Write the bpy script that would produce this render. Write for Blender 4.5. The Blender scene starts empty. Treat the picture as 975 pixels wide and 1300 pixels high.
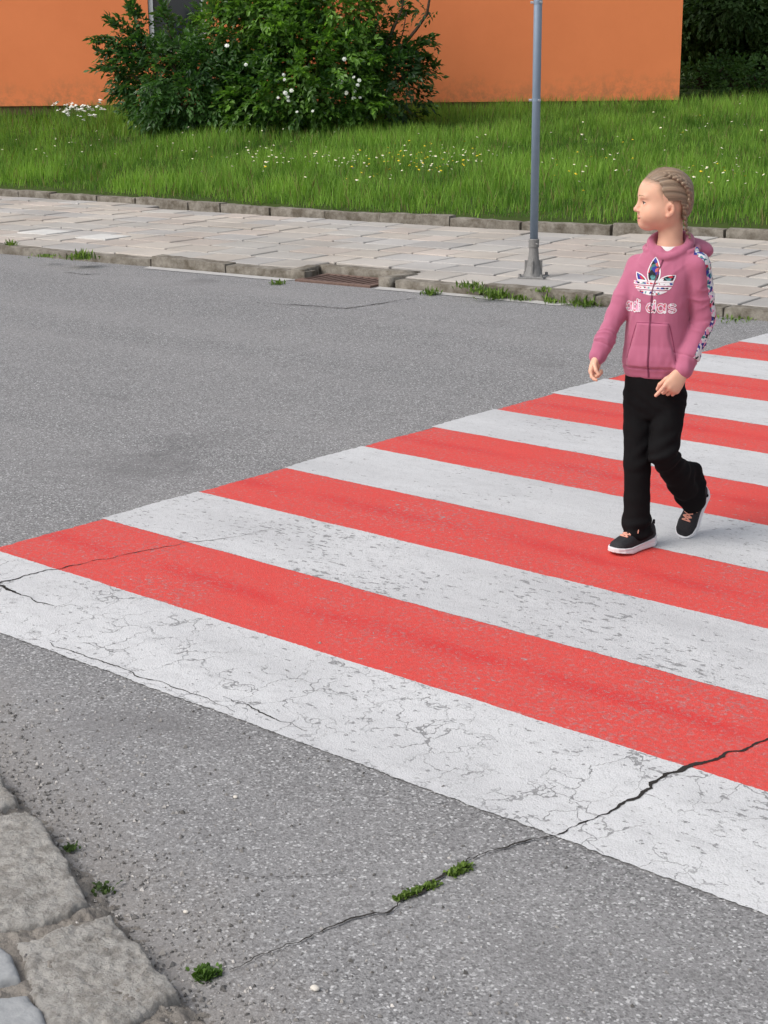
import bpy, math, random
import numpy as np
from mathutils import Matrix, Vector
from mathutils.bvhtree import BVHTree

random.seed(7)
RNG = np.random.default_rng(7)
SC = bpy.context.scene
COL = SC.collection

# ------------------------------------------------------------------ camera
CAM = np.array([4.5358, -2.6125, 1.6523])
FPX = 1978.8                                   # focal length in pixels of the 975x1300 photograph
FW = np.array([-0.62825488, 0.72760678, -0.27547082])
RT = np.array([0.75853144, 0.65157523, -0.00893206])
UP = np.array([-0.17299094, 0.21456488, 0.96126794])
cd = bpy.data.cameras.new('camera')
cd.sensor_fit = 'VERTICAL'
cd.sensor_height = 24.0
cd.lens = 24.0 * FPX / 1300.0
cd.clip_start = 0.05
cd.clip_end = 2000
co = bpy.data.objects.new('camera', cd)
COL.objects.link(co)
co.matrix_world = Matrix([[RT[0], UP[0], -FW[0], CAM[0]], [RT[1], UP[1], -FW[1], CAM[1]],
                          [RT[2], UP[2], -FW[2], CAM[2]], [0, 0, 0, 1]])
SC.camera = co

# ------------------------------------------------------------------ light: thin bright overcast, soft sun from behind the viewer's left
SUN_EL, SUN_AZ = math.radians(48), math.radians(205)     # azimuth counted clockwise from +Y
w = bpy.data.worlds.new('World')
SC.world = w
w.use_nodes = True
nt = w.node_tree
nt.nodes.clear()
sky = nt.nodes.new('ShaderNodeTexSky')
sky.sky_type = 'NISHITA'
sky.sun_disc = False
sky.sun_elevation = SUN_EL
sky.sun_rotation = SUN_AZ
sky.air_density = 1.2
sky.dust_density = 4.0
hs = nt.nodes.new('ShaderNodeHueSaturation')
hs.inputs['Saturation'].default_value = 0.4
bg = nt.nodes.new('ShaderNodeBackground')
bg.inputs['Strength'].default_value = 0.15
ow = nt.nodes.new('ShaderNodeOutputWorld')
nt.links.new(sky.outputs[0], hs.inputs['Color'])
nt.links.new(hs.outputs[0], bg.inputs['Color'])
nt.links.new(bg.outputs[0], ow.inputs['Surface'])
sl = bpy.data.lights.new('sun', 'SUN')
sl.energy = 1.4
sl.angle = math.radians(34)
sl.color = (1.0, 0.965, 0.92)
so = bpy.data.objects.new('sun', sl)
COL.objects.link(so)
sdir = Vector((math.sin(SUN_AZ) * math.cos(SUN_EL), math.cos(SUN_AZ) * math.cos(SUN_EL), math.sin(SUN_EL)))
so.rotation_euler = sdir.to_track_quat('Z', 'Y').to_euler()
so.location = (0, 0, 30)
SC.view_settings.view_transform = 'Standard'
SC.view_settings.look = 'None'
SC.view_settings.exposure = 0.18
SC.view_settings.gamma = 1.0
SC.view_settings.use_curve_mapping = False


# ------------------------------------------------------------------ helpers
def ray(px, py):
    d = FW + RT * (px - 487.5) / FPX - UP * (py - 650.0) / FPX
    return d


def at(px, py, z=0.0):                          # the point of the level z that shows at a place of the photograph
    d = ray(px, py)
    return CAM + d * ((z - CAM[2]) / d[2])


FH = np.array([-0.6535, 0.7569, 0.0])
FH /= np.linalg.norm(FH)
RH = np.array([FH[1], -FH[0], 0.0])


def at_depth(px, py, dep):                      # the point at a horizontal distance from the viewer
    d = ray(px, py)
    return CAM + d * (dep / (d @ FH))


def tag(o, label=None, cat=None, group=None, kind=None):
    if label: o['label'] = label
    if cat: o['category'] = cat
    if group: o['group'] = group
    if kind: o['kind'] = kind
    return o


def empty(name, loc, rz=0.0):
    o = bpy.data.objects.new(name, None)
    COL.objects.link(o)
    o.location = loc
    o.rotation_euler = (0, 0, rz)
    return o


def mesh_np(name, verts, faces, mat=None, parent=None, smooth=True, cols=None, extra=None):
    """verts (n,3); faces (m,k) array or list of lists; cols (n,3) point colours."""
    me = bpy.data.meshes.new(name)
    verts = np.asarray(verts, dtype=np.float32)
    if isinstance(faces, np.ndarray):
        m, k = faces.shape
        tot = np.full(m, k, dtype=np.int32)
        flat = faces.astype(np.int32).ravel()
    else:
        tot = np.array([len(f) for f in faces], dtype=np.int32)
        flat = np.array([i for f in faces for i in f], dtype=np.int32)
    me.vertices.add(len(verts))
    me.vertices.foreach_set('co', verts.ravel())
    me.loops.add(len(flat))
    me.loops.foreach_set('vertex_index', flat)
    me.polygons.add(len(tot))
    st = np.concatenate([[0], np.cumsum(tot)[:-1]]).astype(np.int32)
    me.polygons.foreach_set('loop_start', st)
    me.polygons.foreach_set('loop_total', tot)
    me.polygons.foreach_set('use_smooth', np.full(len(tot), bool(smooth)))
    me.update(calc_edges=True)
    me.validate()
    if cols is not None:
        a = me.attributes.new('tint', 'FLOAT_COLOR', 'POINT')
        c4 = np.ones((len(verts), 4), dtype=np.float32)
        c4[:, :3] = cols
        a.data.foreach_set('color', c4.ravel())
    if mat: me.materials.append(mat)
    o = bpy.data.objects.new(name, me)
    COL.objects.link(o)
    if parent: o.parent = parent
    return o


class MB:
    """collects simple shapes into one mesh"""
    def __init__(self):
        self.v, self.f, self.c = [], [], []

    def add(self, v, f, c=None):
        b = sum(len(x) for x in self.v)
        v = np.asarray(v, float)
        self.v.append(v)
        self.f += [[i + b for i in q] for q in f]
        self.c.append(np.tile(np.asarray(c if c is not None else (1, 1, 1), float), (len(v), 1)))

    def box(self, c, s, rz=0.0, col=None, bev=0.0):
        c = np.asarray(c, float)
        h = np.asarray(s, float) / 2
        ca, sa = math.cos(rz), math.sin(rz)
        R = np.array([[ca, -sa, 0], [sa, ca, 0], [0, 0, 1]])
        if bev <= 0:
            p = np.array([[x, y, z] for z in (-1, 1) for y in (-1, 1) for x in (-1, 1)]) * h
            f = [(0, 2, 3, 1), (4, 5, 7, 6), (0, 1, 5, 4), (2, 6, 7, 3), (0, 4, 6, 2), (1, 3, 7, 5)]
        else:
            b = min(bev, h.min() * .9)
            lv = [(-h[2], 0), (h[2] - b, 0), (h[2], b)]
            p = []
            for z, i in lv:
                x, y = h[0] - i, h[1] - i
                p += [(-x, -y, z), (x, -y, z), (x, y, z), (-x, y, z)]
            p = np.array(p)
            f = [(3, 2, 1, 0), (8, 9, 10, 11)]
            for k in (0, 4):
                f += [(k + i, k + (i + 1) % 4, k + 4 + (i + 1) % 4, k + 4 + i) for i in range(4)]
        self.add(p @ R.T + c, f, col)

    def tube(self, pts, rad, n=10, col=None, cap=True):
        pts = np.asarray(pts, float)
        rad = np.broadcast_to(np.asarray(rad, float), (len(pts),))
        v, f = [], []
        t0 = None
        for i, p in enumerate(pts):
            t = pts[min(i + 1, len(pts) - 1)] - pts[max(i - 1, 0)]
            t = t / (np.linalg.norm(t) + 1e-9)
            if t0 is None:
                a = np.cross(t, [0, 0, 1.0])
                if np.linalg.norm(a) < 1e-3: a = np.cross(t, [0, 1.0, 0])
            else:
                a = t0 - t * (t0 @ t)
            a /= np.linalg.norm(a)
            t0 = a
            b = np.cross(t, a)
            for k in range(n):
                g = 2 * math.pi * k / n
                v.append(p + rad[i] * (a * math.cos(g) + b * math.sin(g)))
        for i in range(len(pts) - 1):
            for k in range(n):
                f.append((i * n + k, i * n + (k + 1) % n, (i + 1) * n + (k + 1) % n, (i + 1) * n + k))
        if cap:
            f.append(tuple(range(n - 1, -1, -1)))
            f.append(tuple((len(pts) - 1) * n + k for k in range(n)))
        self.add(v, f, col)

    def build(self, name, mat, parent=None, smooth=False, cols=False):
        return mesh_np(name, np.concatenate(self.v), self.f, mat, parent, smooth,
                       np.concatenate(self.c) if cols else None)


def hash3(i, j, k, seed=0.0):
    s = np.sin(i * 127.1 + j * 311.7 + k * 74.7 + seed * 19.19) * 43758.5453
    return s - np.floor(s)


def vnoise(p, seed=0.0):
    """value noise in -1..1 for (...,3) or (...,2) points"""
    p = np.asarray(p, float)
    if p.shape[-1] == 2:
        p = np.concatenate([p, np.zeros(p.shape[:-1] + (1,))], -1)
    i = np.floor(p)
    f = p - i
    f = f * f * (3 - 2 * f)
    r = 0.0
    for a in (0, 1):
        for b in (0, 1):
            for c in (0, 1):
                wgt = (f[..., 0] if a else 1 - f[..., 0]) * (f[..., 1] if b else 1 - f[..., 1]) * (f[..., 2] if c else 1 - f[..., 2])
                r = r + wgt * hash3(i[..., 0] + a, i[..., 1] + b, i[..., 2] + c, seed)
    return r * 2 - 1


def fbm(p, oct=4, seed=0.0):
    p = np.asarray(p, float)
    r, a, s = 0.0, 0.5, 1.0
    for o in range(oct):
        r = r + a * vnoise(p * s, seed + o * 3.1)
        a *= .5
        s *= 2.03
    return r


def sstep(a, b, x):
    t = np.clip((x - a) / (b - a), 0, 1)
    return t * t * (3 - 2 * t)


# ------------------------------------------------------------------ material helpers
class NT:
    def __init__(self, name):
        self.m = bpy.data.materials.new(name)
        self.m.use_nodes = True
        self.t = self.m.node_tree
        self.t.nodes.clear()
        self.out = self.t.nodes.new('ShaderNodeOutputMaterial')

    def n(self, typ, **kw):
        x = self.t.nodes.new(typ)
        for k, v in kw.items():
            setattr(x, k, v)
        return x

    def l(self, a, b):
        self.t.links.new(a, b)

    def setin(self, node, key, v):
        if hasattr(v, 'is_linked') or isinstance(v, bpy.types.NodeSocket):
            self.l(v, node.inputs[key])
        else:
            node.inputs[key].default_value = v

    def pos(self):
        if not hasattr(self, '_p'):
            self._p = self.n('ShaderNodeNewGeometry').outputs['Position']
        return self._p

    def noise(self, scale, detail=3, rough=.55, vec=None, out='Fac', dist=0.0):
        x = self.n('ShaderNodeTexNoise')
        x.inputs['Scale'].default_value = scale
        x.inputs['Detail'].default_value = detail
        x.inputs['Roughness'].default_value = rough
        x.inputs['Distortion'].default_value = dist
        self.l(vec if vec is not None else self.pos(), x.inputs['Vector'])
        return x.outputs[out]

    def voro(self, scale, feature='F1', vec=None, out='Color', rnd=1.0):
        x = self.n('ShaderNodeTexVoronoi', feature=feature)
        x.inputs['Scale'].default_value = scale
        x.inputs['Randomness'].default_value = rnd
        self.l(vec if vec is not None else self.pos(), x.inputs['Vector'])
        return x.outputs[out]

    def ramp(self, fac, stops, interp='LINEAR'):
        x = self.n('ShaderNodeValToRGB')
        x.color_ramp.interpolation = interp
        e = x.color_ramp.elements
        while len(e) < len(stops): e.new(.5)
        for q, (p, c) in zip(e, stops):
            q.position = p
            q.color = (*c, 1) if isinstance(c, (tuple, list)) else (c, c, c, 1)
        self.l(fac, x.inputs[0])
        return x.outputs[0]

    def mix(self, fac, a, b, blend='MIX'):
        x = self.n('ShaderNodeMix', data_type='RGBA', blend_type=blend)
        for k, v in ((0, fac), (6, a), (7, b)):
            if isinstance(v, bpy.types.NodeSocket): self.l(v, x.inputs[k])
            else: x.inputs[k].default_value = (v if k == 0 else ((*v, 1) if isinstance(v, (tuple, list)) else (v, v, v, 1)))
        return x.outputs[2]

    def math(self, op, a, b=0.0, clamp=False):
        x = self.n('ShaderNodeMath', operation=op, use_clamp=clamp)
        for k, v in ((0, a), (1, b)):
            if isinstance(v, bpy.types.NodeSocket): self.l(v, x.inputs[k])
            else: x.inputs[k].default_value = v
        return x.outputs[0]

    def mapr(self, v, a, b, c=0.0, d=1.0):
        x = self.n('ShaderNodeMapRange')
        x.inputs[1].default_value, x.inputs[2].default_value = a, b
        x.inputs[3].default_value, x.inputs[4].default_value = c, d
        self.l(v, x.inputs[0])
        return x.outputs[0]

    def mapping(self, scale=(1, 1, 1), rot=(0, 0, 0), vec=None):
        x = self.n('ShaderNodeMapping')
        x.inputs['Scale'].default_value = scale
        x.inputs['Rotation'].default_value = rot
        self.l(vec if vec is not None else self.pos(), x.inputs['Vector'])
        return x.outputs[0]

    def sep(self, v=None):
        x = self.n('ShaderNodeSeparateXYZ')
        self.l(v if v is not None else self.pos(), x.inputs[0])
        return x.outputs

    def attr(self, name='tint', out='Color'):
        x = self.n('ShaderNodeAttribute', attribute_name=name)
        return x.outputs[out]

    def bump(self, h, strength=.5, dist=.01):
        x = self.n('ShaderNodeBump')
        x.inputs['Strength'].default_value = strength
        x.inputs['Distance'].default_value = dist
        self.l(h, x.inputs['Height'])
        return x.outputs[0]

    def bsdf(self, col, rough=.8, normal=None, spec=.3, metal=0.0, **kw):
        p = self.n('ShaderNodeBsdfPrincipled')
        self.setin(p, 'Base Color', (*col, 1) if isinstance(col, (tuple, list)) else col)
        self.setin(p, 'Roughness', rough)
        p.inputs['Specular IOR Level'].default_value = spec
        p.inputs['Metallic'].default_value = metal
        for k, v in kw.items():
            p.inputs[k.replace('_', ' ')].default_value = v
        if normal is not None: self.l(normal, p.inputs['Normal'])
        self.p = p
        self.l(p.outputs[0], self.out.inputs[0])
        return self.m


def simple(name, col, rough=.6, spec=.3, metal=0.0, nz=0.0, scale=40, bump=0.0):
    N = NT(name)
    c = col
    nrm = None
    if nz or bump:
        f = N.noise(scale, 4)
        if nz:
            c = N.mix(f, tuple(x * (1 - nz) for x in col), tuple(min(1, x * (1 + nz)) for x in col))
        if bump: nrm = N.bump(f, .6, bump)
    return N.bsdf(c, rough, nrm, spec, metal)


# street frame: s runs along the far kerb, q across it
SO = np.array([-7.7, 6.13])
SE = np.array([.9957, .0926]); SE /= np.linalg.norm(SE)
SN = np.array([-SE[1], SE[0]])


def sq(s, q, z=0.0):
    p = SO + SE * s + SN * q
    return np.array([p[0], p[1], z])


def to_sq(p):
    r = np.asarray(p)[..., :2] - SO
    return r @ SE, r @ SN


STREET_RZ = math.atan2(SE[1], SE[0])

# ------------------------------------------------------------------ asphalt and paint
NEAR_A = at(0, 985, .03)
NEAR_B = at(222, 1258, .03)
nd = (NEAR_B - NEAR_A)[:2]
nd = nd / np.linalg.norm(nd)
nn = np.array([-nd[1], nd[0]])                  # points to the road side
if (nn @ (np.array([3.0, 2.0]) - NEAR_A[:2])) < 0: nn = -nn


def asphalt_nodes(N):
    """returns colour and height sockets of the bleached old asphalt, all in world space"""
    big = N.noise(.55, 4, .6)
    mid = N.noise(5, 4, .6)
    agg = N.voro(190)                            # individual aggregate stones
    aggv = N.n('ShaderNodeSeparateColor')
    N.l(agg, aggv.inputs[0])
    agg2 = N.voro(100)
    agg2v = N.n('ShaderNodeSeparateColor')
    N.l(agg2, agg2v.inputs[0])
    base = N.ramp(big, [(.3, (.168, .164, .170)), (.55, (.212, .206, .212)), (.75, (.258, .250, .254))])
    base = N.mix(N.mapr(mid, .35, .7, 0, .55), base, (.155, .149, .152))
    st = N.ramp(aggv.outputs[0], [(0, .045), (.16, .10), (.3, .19), (.72, .25), (.88, .34), (.96, .55), (1, .72)])
    c = N.mix(.66, base, st)
    st2 = N.ramp(agg2v.outputs[1], [(0, .05), (.09, .12), (.13, .22), (.93, .22), (.96, .48), (1, .74)])
    msk = N.ramp(agg2v.outputs[1], [(.07, 1.0), (.12, 0.0), (.94, 0.0), (.97, 1.0)])
    dst = N.voro(100, out='Distance')
    msk = N.math('MULTIPLY', msk, N.mapr(dst, .28, .46, .9, 0))
    c = N.mix(msk, c, st2)
    # dust and soil along the near kerb
    X, Y = N.sep()[0], N.sep()[1]
    dq = N.math('ADD', N.math('MULTIPLY', N.math('SUBTRACT', X, float(NEAR_A[0])), float(nn[0])),
                N.math('MULTIPLY', N.math('SUBTRACT', Y, float(NEAR_A[1])), float(nn[1])))
    dq = N.math('ADD', dq, N.math('MULTIPLY', N.math('SUBTRACT', N.noise(9, 5, .65), .5), .38))
    dust = N.mapr(dq, .0, .30, .70, 0)
    c = N.mix(dust, c, N.mix(N.noise(60, 3), (.17, .152, .138), (.31, .288, .265)))
    # dark oily patches
    pt = N.ramp(N.noise(.9, 2, .5, vec=N.mapping((1, 1.6, 1))), [(.66, 0.0), (.74, .45)])
    c = N.mix(pt, c, (.11, .106, .108))
    # an old oil stain left of the crossing, and bands worn by wheels along the street
    for (sx, sy, rad_, amt) in ((150, 597, .40, .42), (255, 560, .30, .2)):
        o_ = at(sx, sy)
        dd = N.n('ShaderNodeVectorMath', operation='DISTANCE')
        N.l(N.pos(), dd.inputs[0])
        dd.inputs[1].default_value = tuple(float(q_) for q_ in o_)
        e_ = N.math('ADD', dd.outputs['Value'], N.math('MULTIPLY', N.math('SUBTRACT', N.noise(2.6, 5, .65), .5), 1.5))
        c = N.mix(N.mapr(e_, .05, rad_, amt, 0), c, (.085, .082, .086))
    wt = N.noise(1.0, 3, .55, vec=N.mapping((.10, 1.1, 1), (0, 0, -STREET_RZ)))
    c = N.mix(N.mapr(wt, .42, .66, 0, .30), c, (.30, .292, .292))
    h = N.math('ADD', N.math('MULTIPLY', aggv.outputs[0], .5), N.math('MULTIPLY', N.voro(215, out='Distance'), -1.2))
    return c, h


def asphalt_mat():
    N = NT('old_asphalt')
    c, h = asphalt_nodes(N)
    return N.bsdf(c, .85, N.bump(h, .40, .003), .25)


def paint_mat(name, colA, colB, wear, craze, streak=None):
    """road paint; where it has flaked off the asphalt below shows"""
    N = NT(name)
    ac, ah = asphalt_nodes(N)
    warp = N.n('ShaderNodeVectorMath', operation='ADD')
    N.l(N.pos(), warp.inputs[0])
    nv = N.n('ShaderNodeVectorMath', operation='SCALE')
    N.l(N.noise(7, 4, .6, out='Color'), nv.inputs[0])
    nv.inputs['Scale'].default_value = .22
    N.l(nv.outputs[0], warp.inputs[1])
    wv = N.mapping((1.0, .75, 1), vec=warp.outputs[0])
    edge = N.voro(8.5, 'DISTANCE_TO_EDGE', vec=wv, out='Distance')
    gate = N.mapr(N.noise(3.1, 4, .62), .36, .56)
    thick = N.math('MULTIPLY', N.noise(16, 3), N.math('MULTIPLY', gate, .050 * craze))
    cr = N.math('MULTIPLY', N.math('LESS_THAN', edge, thick), gate)
    # flakes, elongated along the stripe
    fl = N.noise(50, 5, .64, vec=N.mapping((.55, 1, 1)))
    zone = N.noise(1.7, 3, .6)
    thr = N.mapr(zone, .3, .75, .80 - .075 * wear, .72 - .150 * wear)
    chip = N.math('GREATER_THAN', fl, thr)
    pit = N.math('MULTIPLY', N.math('GREATER_THAN', N.noise(120, 2, .5), .715 - .03 * wear), .5)
    col = N.mix(N.noise(2.3, 5, .65), colA, colB)
    # grain: the coarse surface telegraphs through the film
    g = N.n('ShaderNodeSeparateColor')
    N.l(N.voro(215), g.inputs[0])
    col = N.mix(N.mapr(g.outputs[0], 0, .30, .34, 0), col, tuple(x * .62 for x in colB))
    if streak:
        # brush lap of fresher paint along the middle of every red stripe
        lap = N.math('FRACT', N.math('ADD', N.sep()[1], N.math('ADD', .75, N.math('MULTIPLY', N.math('SUBTRACT', N.noise(.9, 3), .5), .16))))
        lap = N.math('ABSOLUTE', N.math('SUBTRACT', lap, .5))
        lap = N.math('MULTIPLY', N.mapr(lap, .01, .075, 1, 0), N.mapr(N.noise(2.2, 4, .65), .32, .55))
        col = N.mix(N.math('MULTIPLY', lap, .9), col, streak)
        thin = N.noise(60, 3, .6)
        col = N.mix(N.math('MULTIPLY', N.mapr(thin, .46, .66), N.mapr(N.noise(1.3, 3), .38, .64, 0.08, .55)), col, ac)
    else:
        dirt = N.noise(1.4, 4, .62, vec=N.mapping((.5, 1.6, 1)))
        col = N.mix(N.mapr(dirt, .42, .70, 0, .46), col, (.34, .34, .352))
        col = N.mix(N.mapr(N.noise(26, 4, .7, vec=N.mapping((.4, 1, 1))), .50, .72, 0, .38), col, (.36, .36, .37))
    m = N.math('MAXIMUM', N.math('MAXIMUM', cr, chip), pit)
    # speckled break-up at the flakes' edge
    under = N.mix(.55, ac, (.30, .30, .305))
    c = N.mix(m, col, under)
    h = N.math('ADD', N.math('MULTIPLY', ah, .55), N.math('MULTIPLY', m, -.9))
    return N.bsdf(c, .7, N.bump(h, .45, .004), .3)


M_ASPH = asphalt_mat()
M_WHITE_CRAZED = paint_mat('white_road_paint_crazed', (.64, .642, .65), (.57, .572, .58), 1.15, .8)
M_WHITE_WORN = paint_mat('white_road_paint_worn', (.61, .612, .62), (.53, .532, .54), 1.5, .12)
M_WHITE = paint_mat('white_road_paint', (.60, .604, .614), (.51, .514, .522), 1.05, .0)
M_RED = paint_mat('red_road_paint', (.67, .066, .054), (.59, .068, .058), .75, .0, streak=(.58, .036, .034))

# ground sheet to the horizon
gm = simple('far_soil', (.10, .12, .06), .95, .1, nz=.4, scale=.6)
tag(mesh_np('ground', [(-600, -600, -.12), (600, -600, -.12), (600, 600, -.12), (-600, 600, -.12)],
            np.array([[0, 1, 2, 3]]), gm), kind='structure')

# road: from well behind the near kerb to the far kerb
rp = [sq(-45, 0.02), sq(45, 0.02), sq(45, -16), sq(-45, -16)]
tag(mesh_np('road', rp, np.array([[3, 2, 1, 0]]), M_ASPH, smooth=False), kind='structure')

# ------------------------------------------------------------------ crossing stripes
W = 0.5


def stripe(k, mat, z, x0, label):
    n = 800
    xs = np.linspace(x0, 4.0, n)
    def edge(j):                                   # neighbours share the wander of their common edge
        return j * W + .0050 * fbm(np.stack([xs * 9, np.full(n, j * 7.0)], -1), 3) + .0018 * vnoise(np.stack([xs * 170, np.full(n, j * 5.0)], -1))
    y0, y1 = edge(k), edge(k + 1)
    if k == 0: y0 = y0 + .012 * fbm(np.stack([xs * 2, np.zeros(n)], -1), 2) + .0025 * vnoise(np.stack([xs * 60, np.zeros(n)], -1))
    m = 60
    v = []
    for j in range(m):
        t = j / (m - 1)
        y = y0 * (1 - t) + y1 * t
        x = xs.copy()
        e = .005 * vnoise(np.array([[k * 3.1 + t * 30, 5.0]]))[0] + .008 * vnoise(np.array([[k * 2.2 + t * 2.5, 9.0]]))[0]
        x[0] += e
        v.append(np.stack([x, y, np.full(n, z)], -1))
    v = np.concatenate(v)
    idx = np.arange(n * m).reshape(m, n)
    f = np.stack([idx[:-1, :-1], idx[:-1, 1:], idx[1:, 1:], idx[1:, :-1]], -1).reshape(-1, 4)
    o = mesh_np('crossing_stripe', v, f, mat, smooth=False)
    tag(o, label, 'road marking', 'red and white stripes of the pedestrian crossing')


stripe_labels = [
    'broad white stripe at the near end of the crossing, crazed and cut by cracks',
    'nearest red stripe, between the crazed white stripe and the speckled white one',
    'second white stripe from the near end, pitted, with the thin crack running out in it',
    'second red stripe from the near end, under the toe of the girl\'s planted shoe',
    'third white stripe, under the girl\'s raised shoe',
    'third red stripe from the near end, passing behind the girl\'s ankles',
    'fourth white stripe from the near end, passing behind the girl\'s knees',
    'fourth red stripe from the near end, passing behind the girl\'s thighs',
    'fifth white stripe from the near end, ending left below the girl\'s swinging right hand',
    'fifth red stripe from the near end, reaching the girl\'s left hip',
    'sixth white stripe from the near end, beside the cuff of the girl\'s left sleeve',
    'sixth red stripe, the farthest red one, ending beside the girl\'s patterned sleeve',
    'small white stripe at the far end of the crossing, by the far kerb',
]
for k in range(13):
    white = k % 2 == 0
    mat = M_RED if not white else (M_WHITE_CRAZED if k == 0 else M_WHITE_WORN if k == 2 else M_WHITE)
    x0 = (-.008 if white else .008) + random.uniform(-.005, .005)
    if k == 0: x0 = -.25
    stripe(k, mat, .0034 if white else .0028, x0, stripe_labels[k])

# ------------------------------------------------------------------ cracks
M_CRACK = simple('crack_soil_and_shade', (.036, .033, .031), .95, .05, nz=.5, scale=200)  # dark soil colour with the recess's shade painted in; the ribbons lie flat


def crack(name, pts, wid, z=.0046, seed=1, jag=.006):
    P = np.array([at(x, y, 0)[:2] for x, y in pts])
    seg = np.linalg.norm(np.diff(P, axis=0), axis=1)
    L = np.concatenate([[0], np.cumsum(seg)])
    n = max(12, int(L[-1] / .003))
    t = np.linspace(0, L[-1], n)
    x = np.interp(t, L, P[:, 0])
    y = np.interp(t, L, P[:, 1])
    wd = np.interp(t, L, wid) * (1 + .9 * fbm(np.stack([t * 70, np.full(n, seed * 5.0)], -1), 4) + .5 * vnoise(np.stack([t * 14, np.full(n, seed * 3.0)], -1))) * .30
    wd = np.maximum(wd, .0006)
    tx, ty = np.gradient(x), np.gradient(y)
    l = np.hypot(tx, ty)
    tx, ty = tx / l, ty / l
    off = jag * 2.6 * fbm(np.stack([t * 22, np.full(n, seed * 9.0)], -1), 5)
    x, y = x - ty * off, y + tx * off
    a = np.stack([x - ty * wd, y + tx * wd, np.full(n, z)], -1)
    b = np.stack([x + ty * wd, y - tx * wd, np.full(n, z)], -1)
    v = np.concatenate([a, b])
    i = np.arange(n - 1)
    f = np.stack([i + n, i + 1 + n, i + 1, i], -1)
    tag(mesh_np(name, v, f, M_CRACK, smooth=False), kind='structure')


crack('road_crack', [(1300, 862), (1200, 893), (1090, 905), (990, 936), (960, 945), (935, 955), (905, 968), (880, 974), (845, 985), (823, 1003), (790, 1022), (755, 1039), (705, 1061),
                     (660, 1073), (620, 1083), (600, 1092)],
      [.004, .005, .006, .006, .008, .010, .013, .020, .013, .021, .012, .010, .009, .008, .006, .005], seed=2)
crack('road_crack', [(600, 1092), (585, 1100), (545, 1125), (490, 1160), (440, 1172), (400, 1186), (350, 1206), (290, 1232)],
      [.006, .010, .011, .009, .007, .007, .006, .003], seed=3)
crack('road_crack', [(-30, 748), (0, 742), (50, 728), (100, 718), (170, 703), (235, 690), (300, 683), (355, 671)],
      [.012, .012, .008, .006, .006, .005, .004, .001], seed=4, jag=.007)
crack('road_crack', [(-30, 740), (5, 746), (28, 756), (45, 765), (68, 771)], [.014, .016, .010, .007, .003], seed=5)
crack('road_crack', [(60, 818), (110, 835), (170, 857), (240, 880), (300, 905)], [.003, .005, .007, .005, .002], seed=6)
crack('road_crack', [(285, 885), (330, 905), (390, 930)], [.002, .006, .002], seed=7)
crack('road_crack', [(325, 385), (380, 388), (440, 392), (480, 386), (525, 379)], [.012, .02, .022, .02, .012], seed=8, jag=.01)
crack('road_crack', [(80, 346), (110, 349), (128, 348)], [.015, .025, .012], seed=9, jag=.01)
crack('road_crack', [(440, 1112), (360, 1116), (280, 1108)], [.001, .0022, .001], seed=10)

# ------------------------------------------------------------------ far pavement
M_SLAB = (lambda N: N.bsdf(N.mix(.30, N.mix(1.0, N.attr(), N.ramp(N.noise(1.1, 4, .6), [(.3, .80), (.7, 1.14)]), 'MULTIPLY'),
                                 N.mix(N.noise(35, 5, .7), (.24, .215, .19), (.44, .405, .37))), .9,
                           N.bump(N.noise(60, 4), .4, .006), .2))(NT('concrete_slab'))
M_STONE = (lambda N: N.bsdf(N.mix(N.ramp(N.noise(9, 5, .7), [(.35, 0.0), (.65, 1.0)]), (.115, .098, .076),
                                  N.mix(N.noise(70, 4, .7), (.20, .18, .15), (.36, .335, .295))), .92,
                            N.bump(N.noise(45, 5, .7), .7, .01), .15))(NT('weathered_granite'))
M_SOIL = (lambda N: N.bsdf(N.mix(N.noise(26, 6, .7), (.16, .142, .124), (.38, .35, .315)), .97,
                           N.bump(N.noise(90, 5, .7), .9, .012), .1))(NT('dusty_soil'))


def lawn_kerb_q(s):
    return 3.80 - .34 * math.exp(-((s - 1.8) / 3.2) ** 2) + .03 * math.sin(s * 1.3)


KZ = .070


def pave_z(s, q):
    return KZ - .004 + .012 * q


GR_S, GR_Q = to_sq(at(413, 363, .0))            # storm grate in the gutter
mb = MB()
q = .17
row = 0
rr = random.Random(11)
while q < 4.2:
    dq = rr.choice([.34, .36, .40, .42])
    s = -16 + rr.random() * .5
    while s < 16:
        ds = rr.choice([.36, .44, .5, .5, .56])
        cs, cq = s + ds / 2, q + dq / 2
        if cq < lawn_kerb_q(cs) - .12 and not (abs(cs - GR_S) < .52 and cq < .42):
            tone = rr.uniform(.84, 1.10)
            base = rr.choice([(.46, .43, .395), (.48, .435, .385), (.44, .425, .40), (.48, .42, .375), (.42, .41, .40)])
            c = tuple(b * tone for b in base)
            g = rr.uniform(.010, .024)
            z = pave_z(cs, cq) + rr.uniform(-.004, .004)
            p = sq(cs, cq, z - .03)
            mb.box(p, (ds - g, dq - g, .06), STREET_RZ + rr.uniform(-.02, .02), c, .006)
            v = mb.v[-1]
            v[:, 2] += (v[:, :2] - p[:2]) @ np.array([rr.uniform(-.010, .010), rr.uniform(-.010, .010)])
        s += ds
    q += dq
    row += 1
# two freshly whitened slabs
for px, py in ((131, 301), (57, 295)):
    s_, q_ = to_sq(at(px, py, KZ + .01))
    mb.box(sq(s_, q_, pave_z(s_, q_) - .021), (.40, .36, .06), STREET_RZ + .02, (.64, .64, .62), .003)
tag(mb.build('pavement', M_SLAB, cols=True), kind='structure')
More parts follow.
